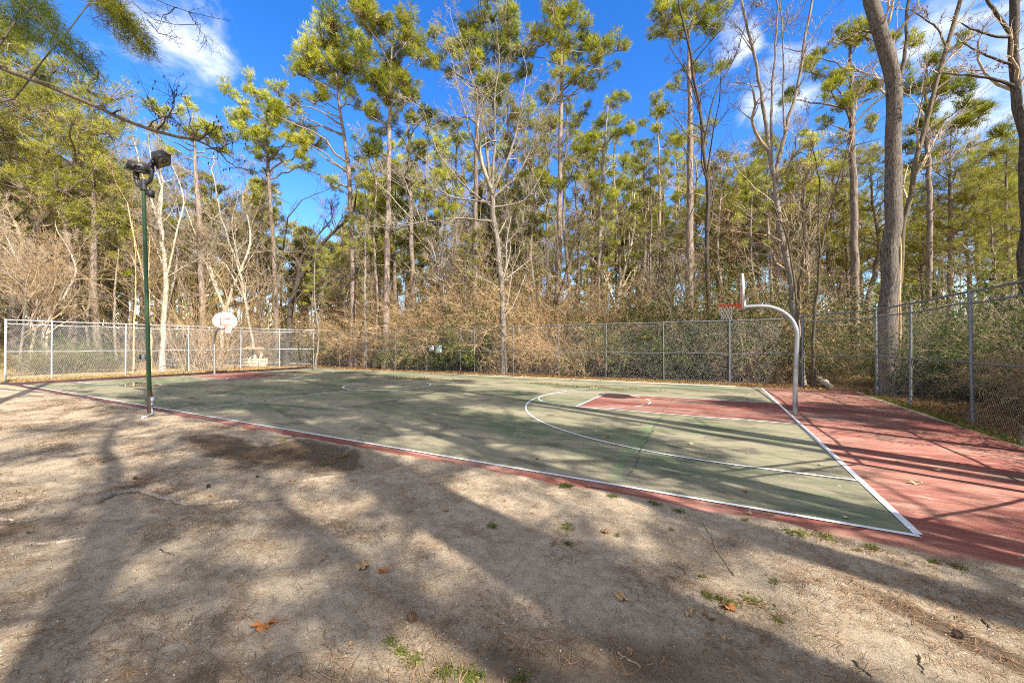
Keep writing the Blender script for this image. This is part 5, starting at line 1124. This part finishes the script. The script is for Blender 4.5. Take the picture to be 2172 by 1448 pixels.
def bits(n, area, size, seed, name, mat, clumpy, flat=.5):
    r_ = mk(seed); p = scatter(n, *area, clumpy, seed); s_ = size*r_.uniform(.4, 1.5, n); a = r_.uniform(0, 6.28, n)
    base = np.array([(1, 0, 0), (-.4, .7, 0), (-.6, -.6, 0), (0, 0, flat*1.6)])
    c, s2 = np.cos(a), np.sin(a); V = np.empty((n, 4, 3)); V[..., 0] = base[:, 0]*c[:, None] - base[:, 1]*s2[:, None]; V[..., 1] = base[:, 0]*s2[:, None] + base[:, 1]*c[:, None]; V[..., 2] = base[:, 2]
    V *= s_[:, None, None]; V[..., 0] += p[:, 0:1]; V[..., 1] += p[:, 1:2]; V[..., 2] += height(p[:, 0], p[:, 1])[:, None] - .0005
    b_ = np.arange(n)*4; m = MB(); m.add(V.reshape(-1, 3), np.concatenate([np.stack([b_, b_+1, b_+3], 1), np.stack([b_+1, b_+2, b_+3], 1), np.stack([b_+2, b_, b_+3], 1)])); tag(m.build(name, mat, None, False), kind='stuff')
bits(1600, (-8, 3, -5, -.45), .006, 710, 'gravel', 'chip', .45)
bits(13000, (-10, 3.2, -5, -.45), .006, 711, 'bark_litter', 'bark_bit', .42, .25)
# dead leaf drift along the fences, grass at the slab edges
def drift(n, fx_, size, seed, mat, name):
    r_ = mk(seed); p = fx_(r_, n); m = MB(); z = height(p[:, 0], p[:, 1]); z = np.where((p[:, 0] > SX0) & (p[:, 0] < SX1) & (p[:, 1] < SY1) & (p[:, 1] > SY0), np.maximum(z, .016), z)
    leaves(m, np.c_[p, z + r_.uniform(.005, .05, n)], size, r_, np.clip(r_.normal(.5, .28, n), 0, 1)); tag(m.build(name, mat, None, False), kind='stuff')
drift(9000, lambda r_, n: np.c_[r_.uniform(-33.5, 2.5, n), 15.25 + np.abs(r_.normal(0, .9, n))], .05, 720, 'dry_leaf', 'leaf_litter')
drift(5000, lambda r_, n: np.c_[3.3 + np.abs(r_.normal(0, 2.2, n)), r_.uniform(2, 16, n)], .05, 721, 'dry_leaf', 'leaf_litter')
drift(2500, lambda r_, n: np.c_[-33.3 - np.abs(r_.normal(0, 1.6, n)), r_.uniform(0, 17, n)], .05, 722, 'dry_leaf', 'leaf_litter')
def dp(px, py, sx, sy): g = gnd(px, py); return lambda r_, n: np.c_[g[0] + r_.normal(0, sx, n), g[1] + r_.normal(0, sy, n)]
drift(420, dp(880, 803, 1.3, .28), .035, 723, 'dry_leaf', 'leaf_litter'); drift(300, dp(1270, 823, 1.0, .12), .035, 724, 'dry_leaf', 'leaf_litter'); drift(160, dp(1160, 815, .5, .08), .035, 725, 'dry_leaf', 'leaf_litter'); drift(160, dp(640, 790, .8, .12), .035, 726, 'dry_leaf', 'leaf_litter')
def grass(n, fx_, hh, seed, mat):
    r_ = mk(seed); p = fx_(r_, n); z = height(p[:, 0], p[:, 1]); b0 = np.c_[p, z-.005]; h_ = hh*r_.uniform(.4, 1.2, n); e = b0 + np.c_[r_.normal(0, .5, n)*h_, r_.normal(0, .5, n)*h_, h_]; a = r_.uniform(0, 6.28, n); s2 = np.c_[np.cos(a), np.sin(a), np.zeros(n)]*.006
    m = MB(); m.add(np.stack([b0-s2, b0+s2, e], 1).reshape(-1, 3), np.arange(n*3).reshape(-1, 3), np.clip(r_.normal(.5, .25, n), 0, 1)); tag(m.build('grass', mat, None, False), kind='stuff')
grass(9000, lambda r_, n: np.c_[3.28 + np.abs(r_.normal(0, .22, n)), r_.uniform(4, 14.5, n)], .07, 730, 'weed')
grass(7000, lambda r_, n: np.c_[r_.uniform(-12, 1.5, n), 15.35 + np.abs(r_.normal(0, .3, n))], .08, 731, 'straw')
grass(14000, lambda r_, n: np.c_[-33.5 - np.abs(r_.normal(0, 2.6, n)), r_.uniform(-3, 17, n)], .08, 732, 'straw')
